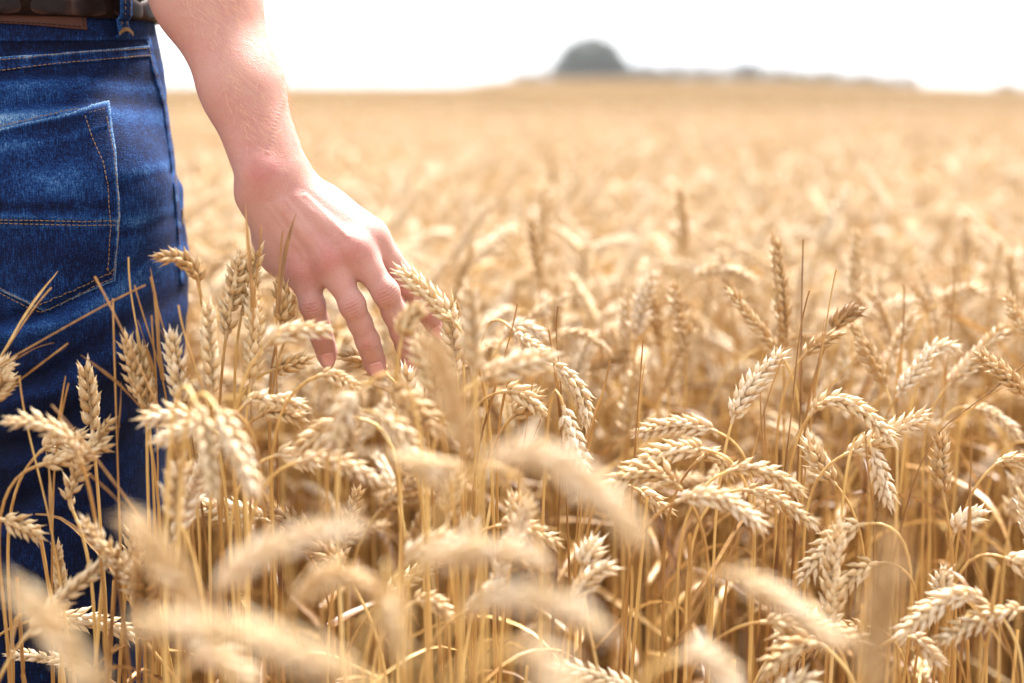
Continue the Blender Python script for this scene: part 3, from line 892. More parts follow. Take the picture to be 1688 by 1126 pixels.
for i in range(nloz):
    for r_, zz in enumerate((1.008, 1.0295)):
        loz((i + .5 * (r_ % 2)) * step, zz, 1 if (i + r_) % 2 else -1, .0200)
# backing strip
b0 = len(bv)
for i in range(200):
    th = i / 200 * 2 * math.pi
    for z, o in ((.9995, .0025), (.9995, .0062), (1.037, .0062), (1.037, .0025)): bv.append(waist_pt(th, z, o))
for i in range(200):
    k = (i + 1) % 200
    for q in range(4): bf.append((b0 + i * 4 + q, b0 + k * 4 + q, b0 + k * 4 + (q + 1) % 4, b0 + i * 4 + (q + 1) % 4))
obj('belt', mesh_np('belt', np.array(bv) - PB, [np.array(bf)], {'edge': np.array(be + [0.0] * (len(bv) - len(be)))}), M_LEATHER, person)
def strip(pts, ups, w, t, nm, mat, parent, wv):
    """a cloth strip through 3-D points with outward normals"""
    V, F, W = [], [], []
    pts = [np.array(p) for p in pts]
    n = len(pts)
    prof = [(-1, 0), (-.93, .7), (-.5, 1), (0, .85), (.5, 1), (.93, .7), (1, 0), (0, -.2)]
    for i in range(n):
        tg = unit(pts[min(i + 1, n - 1)] - pts[max(i - 1, 0)])
        nn = unit(ups[i] - tg * (ups[i] @ tg)); sd = np.cross(tg, nn)
        for a, b2 in prof:
            V.append(pts[i] + sd * a * w / 2 + nn * b2 * t); W.append(wv + (.22 if abs(a) > .6 else 0) + rng.normal() * .03)
    m = len(prof)
    for i in range(n - 1):
        for k in range(m): F.append((i * m + k, i * m + (k + 1) % m, (i + 1) * m + (k + 1) % m, (i + 1) * m + k))
    F.append((0, 1, 2, 3)); F.append((m * (n - 1), m * (n - 1) + 1, m * (n - 1) + 2, m * (n - 1) + 3))
    return obj(nm, mesh_np(nm, np.array(V) - PB, [np.array(F)], {'wear': np.array(W)}), mat, parent)
lp = waist_pt(0, 1.0, 0)
c0, n0 = cast(198, 57)
th_l = math.atan2((c0[0] - jx) / .15, (jy + .005 - c0[1]) / .110)
zz = [c0[2] - .001, c0[2] + .001, c0[2] + .006, c0[2] + .012, 1.0, 1.003, 1.012, 1.02, 1.03, 1.036, 1.040]
oo = [.0015, .0045, .0048, .0050, .0075, .0100, .0112, .0112, .0108, .0095, .004]
pts = [waist_pt(th_l + (z - c0[2]) * -.10, z, o) for z, o in zip(zz, oo)]
ups = [unit(np.array([math.sin(th_l), -math.cos(th_l), 0])) for _ in pts]
def dense(pts, n=40):
    pts = np.array(pts); s = np.concatenate([[0], np.cumsum(np.linalg.norm(np.diff(pts, axis=0), axis=1))])
    return [np.array([np.interp(q, s, pts[:, c]) for c in range(3)]) for q in np.linspace(0, s[-1], n)]
pd = dense(pts)
loop = strip(pd, [ups[0]] * 40, .0125, .0024, 'belt_loop', M_DENIM, jeans, .38)
sv, sf = [], []
sdv = unit(np.cross(np.array([0, 0, 1.]), ups[0]))
for off_ in (-.0028, .0028):
    path = [p + sdv * off_ + ups[0] * .0024 for p in pd]
    for i in range(0, 39, 3):
        a, b2 = path[i], path[min(i + 2, 39)]
        tg = unit(b2 - a); s2 = unit(np.cross(tg, ups[0])); bb = len(sv)
        for q in (a - ups[0] * .0005, a * .7 + b2 * .3 + ups[0] * .0002, a * .3 + b2 * .7 + ups[0] * .0002, b2 - ups[0] * .0005):
            for k in range(6):
                an = k / 6 * 2 * math.pi; sv.append(q + (s2 * math.cos(an) + ups[0] * math.sin(an)) * .00036)
        for q in range(3):
            for k in range(6): sf.append((bb + q * 6 + k, bb + q * 6 + (k + 1) % 6, bb + (q + 1) * 6 + (k + 1) % 6, bb + (q + 1) * 6 + k))
# bar tack across the foot of the loop
for i in range(26):
    t = i / 25 - .5
    c = pd[2] + sdv * t * .0150 + ups[0] * (.0028 + .0006 * math.cos(t * 3)) + np.array([0, 0, .0006 * math.sin(i * 2.4) - .0035 * t * t * 4 + .003])
    bb = len(sv); a, b2 = c + np.array([0, 0, .0011]), c - np.array([0, 0, .0011])
    for q in (a, b2):
        for k in range(6):
            an = k / 6 * 2 * math.pi; sv.append(q + (sdv * math.cos(an) + ups[0] * math.sin(an)) * .00045)
    for k in range(6): sf.append((bb + k, bb + (k + 1) % 6, bb + 6 + (k + 1) % 6, bb + 6 + k))
obj('loop_stitching', mesh_np('loop_stitching', np.array(sv) - PB, [np.array(sf)]), M_THREAD, jeans)

# ---- shirt, boots, hair (mostly outside the frame)
sg = Grid((-.76, .97, 1.01), (-.13, 1.37, 1.52), .008)
sg.loft([(1.02, jx, 1.172, .148, .108), (1.15, jx, 1.167, .152, .117), (1.32, jx, 1.165, .182, .125), (1.44, jx, 1.17, .165, .098), (1.49, jx, 1.17, .085, .07)], .02)
e_ = (ELB_U + ELB_R) / 2
sg.cone(e_ * .75 + np.array([-.25, 1.17, 1.42]) * .25, (-.25, 1.17, 1.42), .058, .070, .03)
sg.cone((-.25, 1.17, 1.42), (-.34, 1.17, 1.42), .07, .075, .03)
sg.cone((-.67, 1.12, 1.15), (-.63, 1.17, 1.42), .056, .070, .03); sg.cone((-.63, 1.17, 1.42), (-.54, 1.17, 1.42), .07, .075, .03)
SV, SF = sg.extract(2)
SF = SF[SV[SF][:, :, 2].min(1) > 1.040]
obj('shirt', mesh_np('shirt', SV - PB, SF), M_SHIRT, person)
for (x, y) in ((-.405, 1.02), (-.50, 1.32)):
    bg_ = Grid((x - .08, y - .12, -.01), (x + .08, y + .24, .16), .005)
    bg_.cone((x, y, .045), (x, y + .15, .035), .042, .038, .02); bg_.cone((x, y, .05), (x, y, .13), .045, .05, .02)
    q1, q2 = bg_.extract(1); q1[:, 2] = np.maximum(q1[:, 2], .002)
    obj('boot', mesh_np('boot', q1 - PB, q2), M_SHOE, person)
hg_ = Grid((-.56, 1.04, 1.58), (-.31, 1.34, 1.85), .006)
hg_.ell((jx, 1.175, 1.715), (.086, .100, .108)); HV, HF = hg_.extract(1)
HF = HF[(HV[HF][:, :, 1].mean(1) < 1.24) | (HV[HF][:, :, 2].mean(1) > 1.76)]
obj('hair', mesh_np('hair', HV - PB, HF), M_HEAD, person)

# ================================================================ WHEAT
def husk_template(ns, nr, awn):
    """pointed boat-shaped husk along +Z, length 1, widest 0.5; back (keel) to +Y"""
    V, al = [], []
    prof = np.interp(np.linspace(0, 1, ns), [0, .12, .32, .55, .75, .88, 1.0], [.34, .80, 1.0, .93, .62, .27, .03 if awn else .1])
    for i in range(ns):
        t = i / (ns - 1)
        for k in range(nr):
            a = 2 * math.pi * k / nr
            keel = 1 + .16 * max(0, math.sin(a)) ** 6
            V.append((math.cos(a) * .255 * prof[i], (math.sin(a) * keel * .20 + .07 * math.sin(t * math.pi * .8)) * prof[i] + .05 * t * t, t))
            al.append(t)
    F = [(i * nr + k, i * nr + (k + 1) % nr, (i + 1) * nr + (k + 1) % nr, (i + 1) * nr + k) for i in range(ns - 1) for k in range(nr)]
    return np.array(V), np.array(F), np.array(al)
HUSK = {0: husk_template(8, 8, True), 1: husk_template(6, 6, True), 2: husk_template(5, 4, False)}
def frames(path, roll):
    path = np.asarray(path, float); n = len(path)
    T = np.gradient(path, axis=0); T /= np.linalg.norm(T, axis=1, keepdims=True)
    N = np.zeros_like(T)
    ref = np.array([math.cos(roll), math.sin(roll), .01])
    v = ref - T[0] * (T[0] @ ref)
    if np.linalg.norm(v) < .1: v = np.cross(T[0], [0, .3, 1])
    N[0] = unit(v)
    for i in range(1, n):
        v = N[i - 1] - T[i] * (N[i - 1] @ T[i]); N[i] = unit(v)
    return T, N, np.cross(T, N)
def resample(path, n):
    path = np.asarray(path, float)
    s = np.concatenate([[0], np.cumsum(np.linalg.norm(np.diff(path, axis=0), axis=1))])
    q = np.linspace(0, s[-1], n)
    return np.stack([np.interp(q, s, path[:, c]) for c in range(3)], 1), s[-1]
def ear_mesh(path, roll, lod, r, tone, fat=1.0, awny=.15):
    L = np.linalg.norm(np.diff(np.asarray(path), axis=0), axis=1).sum()
    nsp = max(8, int(L / (.0044 if lod < 2 else .0052)))
    P_, L = resample(path, nsp + 3)
    T, N, B = frames(P_, roll)
    hv, hf, ha = HUSK[lod]
    if lod == 0: fl = [(0, .95, .0105, 0), (.50, .0, .0112, 1), (-.50, .0, .0112, 1), (.05, -.25, .0085, 2)]
    elif lod == 1: fl = [(0, .8, .0112, 0), (.50, 0, .0112, 1), (-.50, 0, .0112, 1)]
    else: fl = [(.3, .3, .0125, 1), (-.3, .3, .0125, 1)]
    Vs, hs, al = [], [], []
    kf, kt = r.uniform(.85, 1.25), r.uniform(.8, 1.3)
    for i in range(1, nsp + 1):
        t = i / nsp
        sc = fat * np.interp(t, [0, .12, .35, .75, 1], [.70, .95, 1.05, .95, .72]) * r.uniform(.92, 1.08)
        s = 1 if i % 2 else -1
        for (fan, up, ln, kind) in fl:
            if r.random() < .035: continue
            fan = fan * kf + r.normal() * .08
            tilt = ((.38 if kind else .30) + r.normal() * .06) * kt
            if i >= nsp: tilt *= .25
            ax = unit(T[i] * math.cos(tilt) + N[i] * s * math.sin(tilt) * math.cos(fan) + B[i] * math.sin(fan) * (.95))
            outw = unit(N[i] * s * math.cos(fan * 1.5) + B[i] * math.sin(fan * 1.9) - ax * 0)
            outw = unit(outw - ax * (outw @ ax)); sd = np.cross(outw, ax)
            base = P_[i] + N[i] * s * .0016 * sc + T[i] * up * .0030 + B[i] * math.sin(fan) * .0028 * sc + outw * (.0008 if kind == 2 else 0)
            l = ln * sc * r.uniform(.86, 1.12)
            M = np.stack([sd * l * .98, outw * l * .98, ax * l], 0)
            v = hv @ M
            if lod < 2:                             # drawn-out point of the husk
                e = np.clip((ha - .84) / .16, 0, 1)[:, None]
                v = v + ax * e * l * (.10 + r.random() * awny + (awny * 1.6 if t > .85 else 0)) + outw * e * l * .05
            Vs.append(v + base); hs.append(np.full(len(hv), r.random())); al.append(ha)
    n = len(Vs); V = np.concatenate(Vs)
    F = (hf[None] + (np.arange(n) * len(hv))[:, None, None]).reshape(-1, 4)
    rv, rf = tube(P_[:-1], np.linspace(.0016, .0009, len(P_) - 1), 5)
    F = np.concatenate([F, rf + len(V)])
    al = np.concatenate(al + [np.zeros(len(rv))]); hs = np.concatenate(hs + [np.full(len(rv), .5)])
    V = np.concatenate([V, rv])
    return V, F, {'tone': np.full(len(V), tone), 'husk': hs, 'along': al}
def stem_mesh(path, r, tone, lod=0, r0=.0019, r1=.00105):
    n = {0: 40, 1: 18, 2: 7}[lod]
    # denser sampling towards the bent neck
    path = np.asarray(path, float)
    s = np.concatenate([[0], np.cumsum(np.linalg.norm(np.diff(path, axis=0), axis=1))])
    q = s[-1] * (1 - (1 - np.linspace(0, 1, n)) ** (1.6 if lod < 2 else 1.3))
    P_ = np.stack([np.interp(q, s, path[:, c]) for c in range(3)], 1)
    rad = np.interp(q / s[-1], [0, .6, .85, 1], [r0, r0 * .88, r1 * 1.05, r1])
    tn = np.full(n, tone)
    if lod < 2:
        for f in (.22, .48, .70):
            k = int(np.argmin(abs(q / s[-1] - (f + r.uniform(-.03, .03))))); rad[k] *= 1.35; tn[k] += .35
    V, F = tube(P_, rad, {0: 7, 1: 5, 2: 3}[lod])
    ns = {0: 7, 1: 5, 2: 3}[lod]
    return V, F, {'tone': np.repeat(tn, ns)}
def leaf_mesh(p0, dir0, L, w, r, tone, curl=1.0, droop=1.0, n=14):
    p = np.array(p0, float); d = unit(dir0); pts = []; ws = []
    sd = unit(np.cross(d, [0, 0, 1.0]) + 1e-3); tw = r.normal() * .25
    V = []
    for i in range(n):
        t = i / (n - 1)
        ww = w * (1 - t ** 2.2) * (1 - .25 * math.sin(t * 9 + tw * 9)) * .5 + .0002
        nn = unit(np.cross(sd, d))
        V += [p - sd * ww, p - nn * ww * .45, p + sd * ww]
        p = p + d * L / (n - 1)
        d = unit(d + np.array([0, 0, -1.0]) * .16 * droop * t * 2 + r.normal(size=3) * .045 * curl)
        a = tw * .5
        sd = unit(sd * math.cos(a) + nn * math.sin(a)); sd = unit(sd - d * (sd @ d))
    F = []
    for i in range(n - 1):
        for k in range(2): F.append((i * 3 + k, i * 3 + k + 1, (i + 1) * 3 + k + 1, (i + 1) * 3 + k))
    return np.array(V), np.array(F), {'tone': np.clip(np.full(len(V), tone) + r.normal() * .08, 0, 1)}
def hermite(p0, m0, p1, m1, n):
    t = np.linspace(0, 1, n)[:, None]
    return (2 * t ** 3 - 3 * t ** 2 + 1) * p0 + (t ** 3 - 2 * t ** 2 + t) * m0 + (-2 * t ** 3 + 3 * t ** 2) * p1 + (t ** 3 - t ** 2) * m1
def bez3(a, b, c, n=16):
    """curve through a, b (middle) and c"""
    a, b, c = map(np.asarray, (a, b, c)); q = 2 * b - (a + c) / 2
    t = np.linspace(0, 1, n)[:, None]
    return (1 - t) ** 2 * a + 2 * t * (1 - t) * q + t * t * c
G_IND = 'ripe wheat stalks standing in the field around and in front of the hand'
def wheat(ear, stem, roll, lod, r, tone, stone, fat, leaves, label, name='wheat_stalk', awny=.15, group=G_IND, r0=.0019):
    """ear, stem: world paths. origin at the stem foot"""
    base = np.array(stem[0])
    o = obj(name, None, label=label, cat='wheat stalk', group=group, loc=base)
    V, F, A = stem_mesh(stem - base, r, stone, lod, r0=r0); obj('stem', mesh_np('stem', V, [F], A), M_STEM, o)
    V, F, A = ear_mesh(ear - base, roll, lod, r, tone, fat, awny); obj('ear', mesh_np('ear', V, [F], A), M_EAR, o)
    for (f, az, L, w, up) in leaves:
        k = int(f * (len(stem) - 1)); p = stem[k] - base
        d = np.array([math.cos(az), math.sin(az), up])
        V, F, A = leaf_mesh(p, d, L, w, r, min(1, stone + .25)); obj('leaf', mesh_np('leaf', V, [F], A), M_LEAF, o)
    return o

# ---- the ears that can be told apart in the photograph: base, middle, tip of the ear (photo px, px, depth), tone, stem foot shift, roll, label
HERO = [
 # left, in front of the jeans
 ((328, 472, .985), (305, 432, .975), (252, 428, .965), .55, .010, 1.2, 'brown ear hooked left across the edge of the jeans, highest one beside the thigh'),
 ((350, 655, .97), (346, 575, .97), (342, 492, .975), .28, .0, .3, 'upright fat golden ear beside the edge of the jeans, under the hooked brown ear'),
 ((372, 560, 1.00), (384, 480, 1.0), (396, 408, 1.0), .45, .0, 1.9, 'upright wheat ear rising left of the wrist, beside the little finger'),
 ((412, 640, .99), (420, 555, .99), (416, 468, .995), .40, .0, .9, 'upright golden ear just left of the little finger knuckle'),
 ((398, 520, 1.01), (412, 460, 1.01), (428, 404, 1.01), .50, .01, .2, 'small ear tip touching the outer edge of the palm left of the little finger'),
 ((470, 560, 1.10), (478, 520, 1.10), (470, 472, 1.10), .55, .0, .2, 'shaded ear hanging behind the little finger'),
 ((434, 574, .90), (478, 549, .90), (549, 545, .90), .30, -.006, 1.57, 'plump-grained wheat ear lying sideways across the little finger, just above its nail'),
 ((153, 716, 1.0), (147, 655, 1.0), (140, 594, 1.0), .30, .0, .4, 'lone straight upright ear in front of the dark jeans, leftmost of the upright ones'),
 ((232, 665, .98), (218, 610, .98), (206, 548, .98), .34, .0, 1.3, 'upright bristly ear in front of the jeans, left one of a close pair'),
 ((243, 690, .99), (240, 630, .99), (226, 566, .99), .40, .0, .1, 'upright ear in front of the jeans, right one of a close pair'),
 ((300, 672, .97), (290, 610, .97), (283, 543, .97), .32, .0, .8, 'upright ear touching the right edge of the jeans at knee-pocket level'),
 ((134, 762, .90), (88, 706, .89), (0, 697, .88), .34, .0, 1.57, 'wheat ear arching to the left out of the frame in front of the dark jeans'),
 ((62, 768, .95), (118, 752, .95), (188, 734, .955), .42, -.01, 1.57, 'golden ear lying level in front of the jeans under the arching ear'),
 ((119, 840, .97), (126, 782, .97), (192, 682, .97), .42, .0, .9, 'slim yellowish ear slanting up to the right out of a bent stem before the jeans'),
 ((66, 745, .99), (98, 728, .99), (150, 720, .99), .36, -.01, 1.57, 'short pale ear half hidden behind the golden level ear at the left'),
 ((335, 700, .90), (285, 686, .89), (230, 694, .88), .16, .01, 1.57, 'pale ear pointing left, upper one of two crossing the edge of the jeans'),
 ((336, 690, .86), (300, 710, .86), (252, 728, .86), .14, .01, 1.57, 'pale ear pointing left, lower one of two crossing the edge of the jeans'),
 ((322, 664, .80), (342, 740, .79), (352, 832, .78), .18, -.004, .4, 'big pale ear hanging straight down right of the jeans, left of two'),
 ((356, 672, .80), (394, 750, .79), (420, 822, .79), .20, -.01, .8, 'big pale ear hanging down right of the jeans, right of two'),
 ((300, 870, .86), (288, 810, .86), (312, 752, .86), .36, .0, .3, 'upright yellow ear standing between the jeans and the two hanging pale ears'),
 ((0, 856, .95), (36, 868, .95), (68, 886, .95), .38, -.01, 1.57, 'small ear pointing right at the left border, low in front of the jeans'),
 ((-22, 600, .98), (-6, 610, .98), (14, 596, .98), .36, -.01, 1.57, 'small ear tip peeping in at the left border before the jeans'),
 ((-20, 660, .97), (-4, 640, .97), (12, 622, .97), .40, -.01, .57, 'ear tip at the left border just below the topmost one there'),
 # below the hand
 ((602, 636, .80), (575, 676, .80), (544, 748, .80), .16, .01, .9, 'soft pale ear hanging to the lower left below the ring finger'),
 ((636, 640, .84), (682, 672, .84), (722, 722, .84), .42, -.01, .9, 'brownish ear drooping to the right below the middle finger'),
 ((622, 682, .83), (668, 724, .82), (712, 806, .82), .15, -.012, 1.0, 'pale ear drooping to the lower right under the brownish one below the fingers'),
 ((524, 620, .95), (556, 622, .95), (598, 650, .95), .22, -.012, 1.57, 'ear sticking out to the right just below the little fingertip'),
 ((402, 668, .96), (440, 656, .96), (508, 672, .96), .28, -.006, 1.57, 'flat-lying ear left below the fingertips, upper of two'),
 ((420, 690, .98), (458, 678, .98), (504, 696, .98), .36, -.006, 1.2, 'flat-lying ear left below the fingertips, lower of two'),
 ((572, 690, .92), (540, 705, .92), (488, 746, .92), .40, .012, 1.57, 'golden ear drooping to the left under the pale hanging ear'),
 ((490, 762, .88), (560, 762, .875), (636, 802, .87), .26, -.02, 1.57, 'long clear ear arching to the right from a hooked stem, below the hand'),
 ((452, 752, .95), (482, 752, .95), (520, 768, .95), .22, -.01, 1.57, 'pale ear behind the hooked stem of the long arching ear'),
 ((445, 612, 1.0), (480, 600, 1.0), (512, 588, 1.0), .45, .0, 1.57, 'dull ear end just under the ear that crosses the little finger'),
 ((640, 620, 1.12), (600, 596, 1.12), (560, 590, 1.12), .42, .0, .7, 'shaded ear behind and between the ring and little fingertips'),
 ((672, 705, 1.0), (668, 655, 1.0), (672, 600, 1.0), .14, .0, .5, 'small white ear straight below the middle fingertip'),
 # by the index finger
 ((752, 535, 1.0), (706, 486, 1.0), (652, 442, 1.0), .36, .01, 1.3, 'golden ear leaning up to the left over the index finger'),
 ((752, 620, 1.03), (745, 560, 1.03), (738, 488, 1.03), .34, .0, .2, 'upright ear right next to the index fingertip'),
 ((764, 600, 1.05), (760, 545, 1.05), (752, 500, 1.05), .72, .0, 1.6, 'dark brown ear in shade just right of the index fingertip'),
 ((662, 560, .86), (676, 525, .86), (700, 505, .86), .50, .0, 1.57, 'fuzzy brown ear end in front of the index finger'),
 ((722, 660, .86), (708, 605, .86), (680, 556, .86), .40, .005, 1.2, 'soft brown ear leaning left in front of the middle fingertip'),
 ((790, 628, .84), (848, 604, .84), (918, 586, .84), .22, -.01, 1.57, 'pale ear pointing right, clear of the fingers at their right'),
 ((782, 620, .80), (778, 540, .80), (774, 460, .80), .30, .0, .2, 'tall soft upright ear right of the index finger, close to the camera'),
 # middle
 ((828, 646, 1.0), (862, 652, 1.0), (898, 684, 1.0), .34, -.01, 1.57, 'short golden ear bending right below the pale level ear'),
 ((842, 690, 1.02), (866, 668, 1.02), (892, 652, 1.02), .42, .0, .6, 'small ear crossing behind the short golden ear'),
 ((908, 602, 1.03), (950, 640, 1.03), (969, 706, 1.03), .18, -.012, .3, 'large pale ear bowing down to the right near the middle of the picture'),
 ((928, 668, .99), (946, 728, .99), (972, 790, .99), .08, -.01, .9, 'whitish ear hanging straight below the large bowing pale ear'),
 ((842, 540, 1.15), (880, 574, 1.14), (918, 598, 1.13), .08, -.02, .9, 'white ear slanting down to the right, above the large bowing ear'),
 ((830, 560, 1.22), (860, 540, 1.22), (900, 560, 1.22), .12, -.01, 1.2, 'white blurred ear just left of the white slanting ear'),
 ((905, 560, 1.3), (960, 552, 1.3), (1010, 590, 1.3), .22, -.01, 1.2, 'soft ear arching right behind the white slanting ear'),
 ((868, 532, 1.35), (905, 505, 1.35), (942, 486, 1.35), .12, .0, 1.2, 'whitish soft ear rising to the right above the white slanting ear'),
 ((848, 890, .93), (852, 850, .93), (846, 812, .93), .34, .0, .4, 'short upright golden ear under the blurred arch in the middle'),
 ((818, 868, .95), (866, 872, .95), (925, 900, .95), .24, -.012, 1.57, 'low ear lying to the right under the blurred arch'),
 ((960, 940, .93), (968, 920, .93), (982, 896, .93), .22, .0, .6, 'tiny pale ear end low in the middle'),
 ((678, 996, .90), (712, 992, .90), (748, 1024, .90), .26, -.01, 1.57, 'low ear bending right near the bottom, middle left'),
 ((762, 1010, .86), (792, 990, .86), (822, 960, .86), .22, .0, 1.3, 'low pale ear slanting up to the right near the bottom middle'),
 ((768, 930, .80), (772, 895, .80), (776, 860, .80), .10, .0, .2, 'pale broad ear standing below the blurred arch'),
 ((738, 860, .88), (742, 820, .88), (756, 780, .88), .22, .0, .9, 'soft upright ear left of the blurred arch'),
 ((668, 930, .82), (700, 904, .82), (748, 884, .82), .14, .0, 1.57, 'pale ear slanting up to the right, low below the fingers'),
 # right
 ((1048, 560, 1.32), (1056, 505, 1.32), (1082, 446, 1.32), .06, .0, .7, 'whitish ear fanning up to the right, beyond the middle'),
 ((1040, 570, 1.34), (1034, 530, 1.34), (1036, 476, 1.34), .12, .0, .9, 'whitish ear standing upright beside the fanning one, beyond the middle'),
 ((1142, 462, 1.42), (1190, 446, 1.42), (1250, 468, 1.42), .16, -.01, 1.57, 'pale ear arching to the right in front of the blurred field, high in the picture'),
 ((1292, 578, 1.20), (1288, 482, 1.20), (1276, 388, 1.20), .46, .0, .2, 'tall straight upright tan ear, the highest sharp one on the right'),
 ((1282, 580, 1.17), (1246, 536, 1.17), (1200, 474, 1.17), .36, .01, 1.2, 'tan ear leaning to the left out of the foot of the tall upright one'),
 ((1408, 520, 1.36), (1410, 446, 1.36), (1412, 376, 1.36), .40, .0, .5, 'tall soft upright ear, right-hand partner of the tall tan one'),
 ((1206, 698, 1.04), (1236, 640, 1.04), (1296, 578, 1.04), .0, -.006, .9, 'white sharp ear slanting up to the right on a straight stem'),
 ((1322, 590, 1.10), (1352, 564, 1.10), (1390, 550, 1.10), .62, -.01, 1.57, 'brown ear slanting to the right beside the thin dark straws'),
 ((1372, 546, 1.12), (1392, 522, 1.12), (1420, 512, 1.12), .92, .0, 1.57, 'very dark brown short ear, darkest on the right'),
 ((1334, 686, 1.02), (1392, 662, 1.01), (1478, 734, 1.0), .30, -.006, 1.0, 'big sharp ear arching right from a hooked stem, right of the white slanting one'),
 ((1392, 750, 1.03), (1450, 722, 1.03), (1534, 678, 1.03), .28, -.01, 1.57, 'sharp ear pointing up right, crossing the end of the big arching ear'),
 ((1436, 738, 1.0), (1454, 790, 1.0), (1468, 838, 1.0), .02, -.006, .6, 'white ear hanging straight down under the big arching one'),
 ((1182, 712, 1.12), (1112, 700, 1.12), (1046, 722, 1.12), .16, .01, 1.57, 'pale ear lying level to the left, above the cluster of three'),
 ((1166, 742, .98), (1102, 744, .98), (1028, 776, .98), .24, .012, 1.57, 'sharp cream ear pointing left, topmost of the cluster on the right'),
 ((1122, 806, .96), (1062, 778, .96), (984, 818, .96), .40, .012, 1.3, 'golden sharp ear arching to the left, middle of the cluster'),
 ((1016, 850, .96), (1012, 836, .96), (1008, 806, .96), .18, .0, .2, 'small pale ear end under the tip of the golden arching ear'),
 ((1198, 778, .97), (1262, 776, .97), (1330, 822, .97), .24, -.01, 1.57, 'sharp cream ear drooping to the right beside the cluster, upper of two'),
 ((1224, 808, .98), (1284, 824, .98), (1348, 874, .98), .26, -.01, 1.57, 'sharp cream ear drooping to the right beside the cluster, lower of two'),
 ((1114, 828, .93), (1190, 822, .92), (1262, 878, .91), .14, -.01, 1.4, 'fat pale ear drooping right, lowest of the cluster'),
 ((1150, 760, 1.0), (1180, 752, 1.0), (1206, 790, 1.0), .34, -.008, 1.2, 'small ear curled over a hooked stem at the middle of the cluster'),
 ((1048, 806, 1.08), (1072, 822, 1.08), (1106, 846, 1.08), .30, -.008, 1.57, 'soft ear slanting down behind the cluster at its left'),
 ((1425, 864, .98), (1372, 892, .98), (1318, 962, .97), .18, .012, 1.57, 'sharp cream ear drooping to the lower left from a hooked stem'),
 ((1446, 928, .97), (1410, 946, .97), (1368, 996, .97), .20, .012, 1.57, 'slim sharp ear drooping lower left, parallel to a larger one above it'),
 ((1626, 994, .92), (1562, 988, .92), (1478, 1056, .91), .22, .02, 1.57, 'sharp ear drooping left in the lower right corner, upper of two'),
 ((1692, 1004, .92), (1622, 1020, .92), (1540, 1062, .91), .22, .02, 1.57, 'sharp ear drooping left in the lower right corner, lower of two'),
 ((1362, 1070, .89), (1312, 1064, .89), (1256, 1122, .88), .42, .02, 1.4, 'golden ear drooping left at the bottom, right of the middle'),
 ((1330, 1036, .93), (1300, 1040, .93), (1282, 1068, .93), .40, .01, 1.4, 'small golden ear just above the golden one at the bottom'),
 ((1500, 1050, .95), (1520, 1062, .95), (1552, 1100, .95), .30, -.01, 1.2, 'short ear hanging under the two ears in the lower right corner'),
 ((1574, 878, 1.0), (1590, 858, 1.0), (1622, 846, 1.0), .14, .0, 1.2, 'small pale ear pointing right, low on the right side'),
 ((1642, 766, 1.06), (1666, 760, 1.06), (1700, 772, 1.06), .28, -.006, 1.57, 'short cream ear at the right border at mid height'),
 ((1656, 920, .95), (1680, 926, .95), (1720, 930, .95), .16, .03, 1.57, 'ear end entering from the right border, low'),
 ((1556, 985, .97), (1553, 965, .97), (1560, 942, .97), .14, .0, .4, 'tiny ear end on a thin straight stem at the lower right'),
 ((1460, 640, 1.18), (1436, 590, 1.18), (1402, 530, 1.18), .36, .0, .6, 'soft golden upright ear between the very dark ear and the big arching one'),
 ((1478, 655, 1.15), (1506, 616, 1.15), (1540, 574, 1.15), .08, .0, 1.0, 'whitish ear slanting up right in the right third'),
 ((1530, 590, 1.2), (1550, 572, 1.2), (1582, 578, 1.2), .16, -.008, 1.57, 'short pale ear curled over beside the whitish slanting one'),
 ((1560, 640, 1.22), (1602, 596, 1.22), (1660, 534, 1.22), .28, .0, 1.2, 'soft ear slanting up right near the right border'),
 ((1692, 654, 1.1), (1650, 612, 1.1), (1606, 582, 1.1), .48, .012, 1.3, 'tan ear leaning left in from the right border'),
 ((1700, 560, 1.2), (1676, 520, 1.2), (1658, 484, 1.2), .42, .01, .9, 'tan ear leaning left at the right border, above the others'),
 ((1468, 590, 1.3), (1488, 548, 1.3), (1510, 514, 1.3), .14, .0, 1.2, 'pale soft ear slanting right behind the brown ones'),
 ((1545, 500, 1.38), (1590, 478, 1.38), (1628, 488, 1.38), .30, -.01, 1.57, 'soft tan ear arching right near the right border, high up'),
 ((1530, 520, 1.36), (1520, 494, 1.36), (1500, 470, 1.36), .66, .0, .9, 'soft dark brown ear end left of the arching tan ear'),
 ((1420, 522, 1.45), (1468, 506, 1.45), (1520, 492, 1.45), .08, -.01, 1.57, 'white soft ear stretching right from behind the very dark ear'),
 ((1606, 672, 1.25), (1648, 690, 1.25), (1684, 726, 1.25), .24, -.01, 1.57, 'soft ear drooping right near the right border at mid height'),
 ((1378, 800, 1.05), (1340, 750, 1.05), (1336, 720, 1.05), .30, .0, .5, 'short ear hidden under the hooked stem of the big arching ear'),
 ((1556, 820, 1.08), (1550, 770, 1.08), (1552, 715, 1.08), .40, .0, .4, 'shaded upright ear low behind the right-hand stems'),
 ((1110, 640, 1.5), (1090, 580, 1.5), (1080, 520, 1.5), .26, .0, .6, 'soft upright ear below the whitish fanning pair'),
 ((945, 1000, .90), (975, 950, .90), (1018, 938, .90), .30, -.01, 1.2, 'soft ear pointing right at the bottom of the middle'),
 ((1128, 425, 1.75), (1126, 370, 1.75), (1118, 308, 1.75), .44, .0, .3, 'tall blurred upright ear rising alone against the far wheat'),
 ((462, 545, 1.02), (468, 505, 1.02), (458, 458, 1.02), .58, .0, .9, 'brown upright ear half hidden behind the edge of the palm'),
 # close to the camera, strongly out of focus
 ((176, 1150, .52), (88, 1040, .52), (8, 950, .52), .22, .02, .6, 'strongly blurred ear leaning left in the lower left corner'),
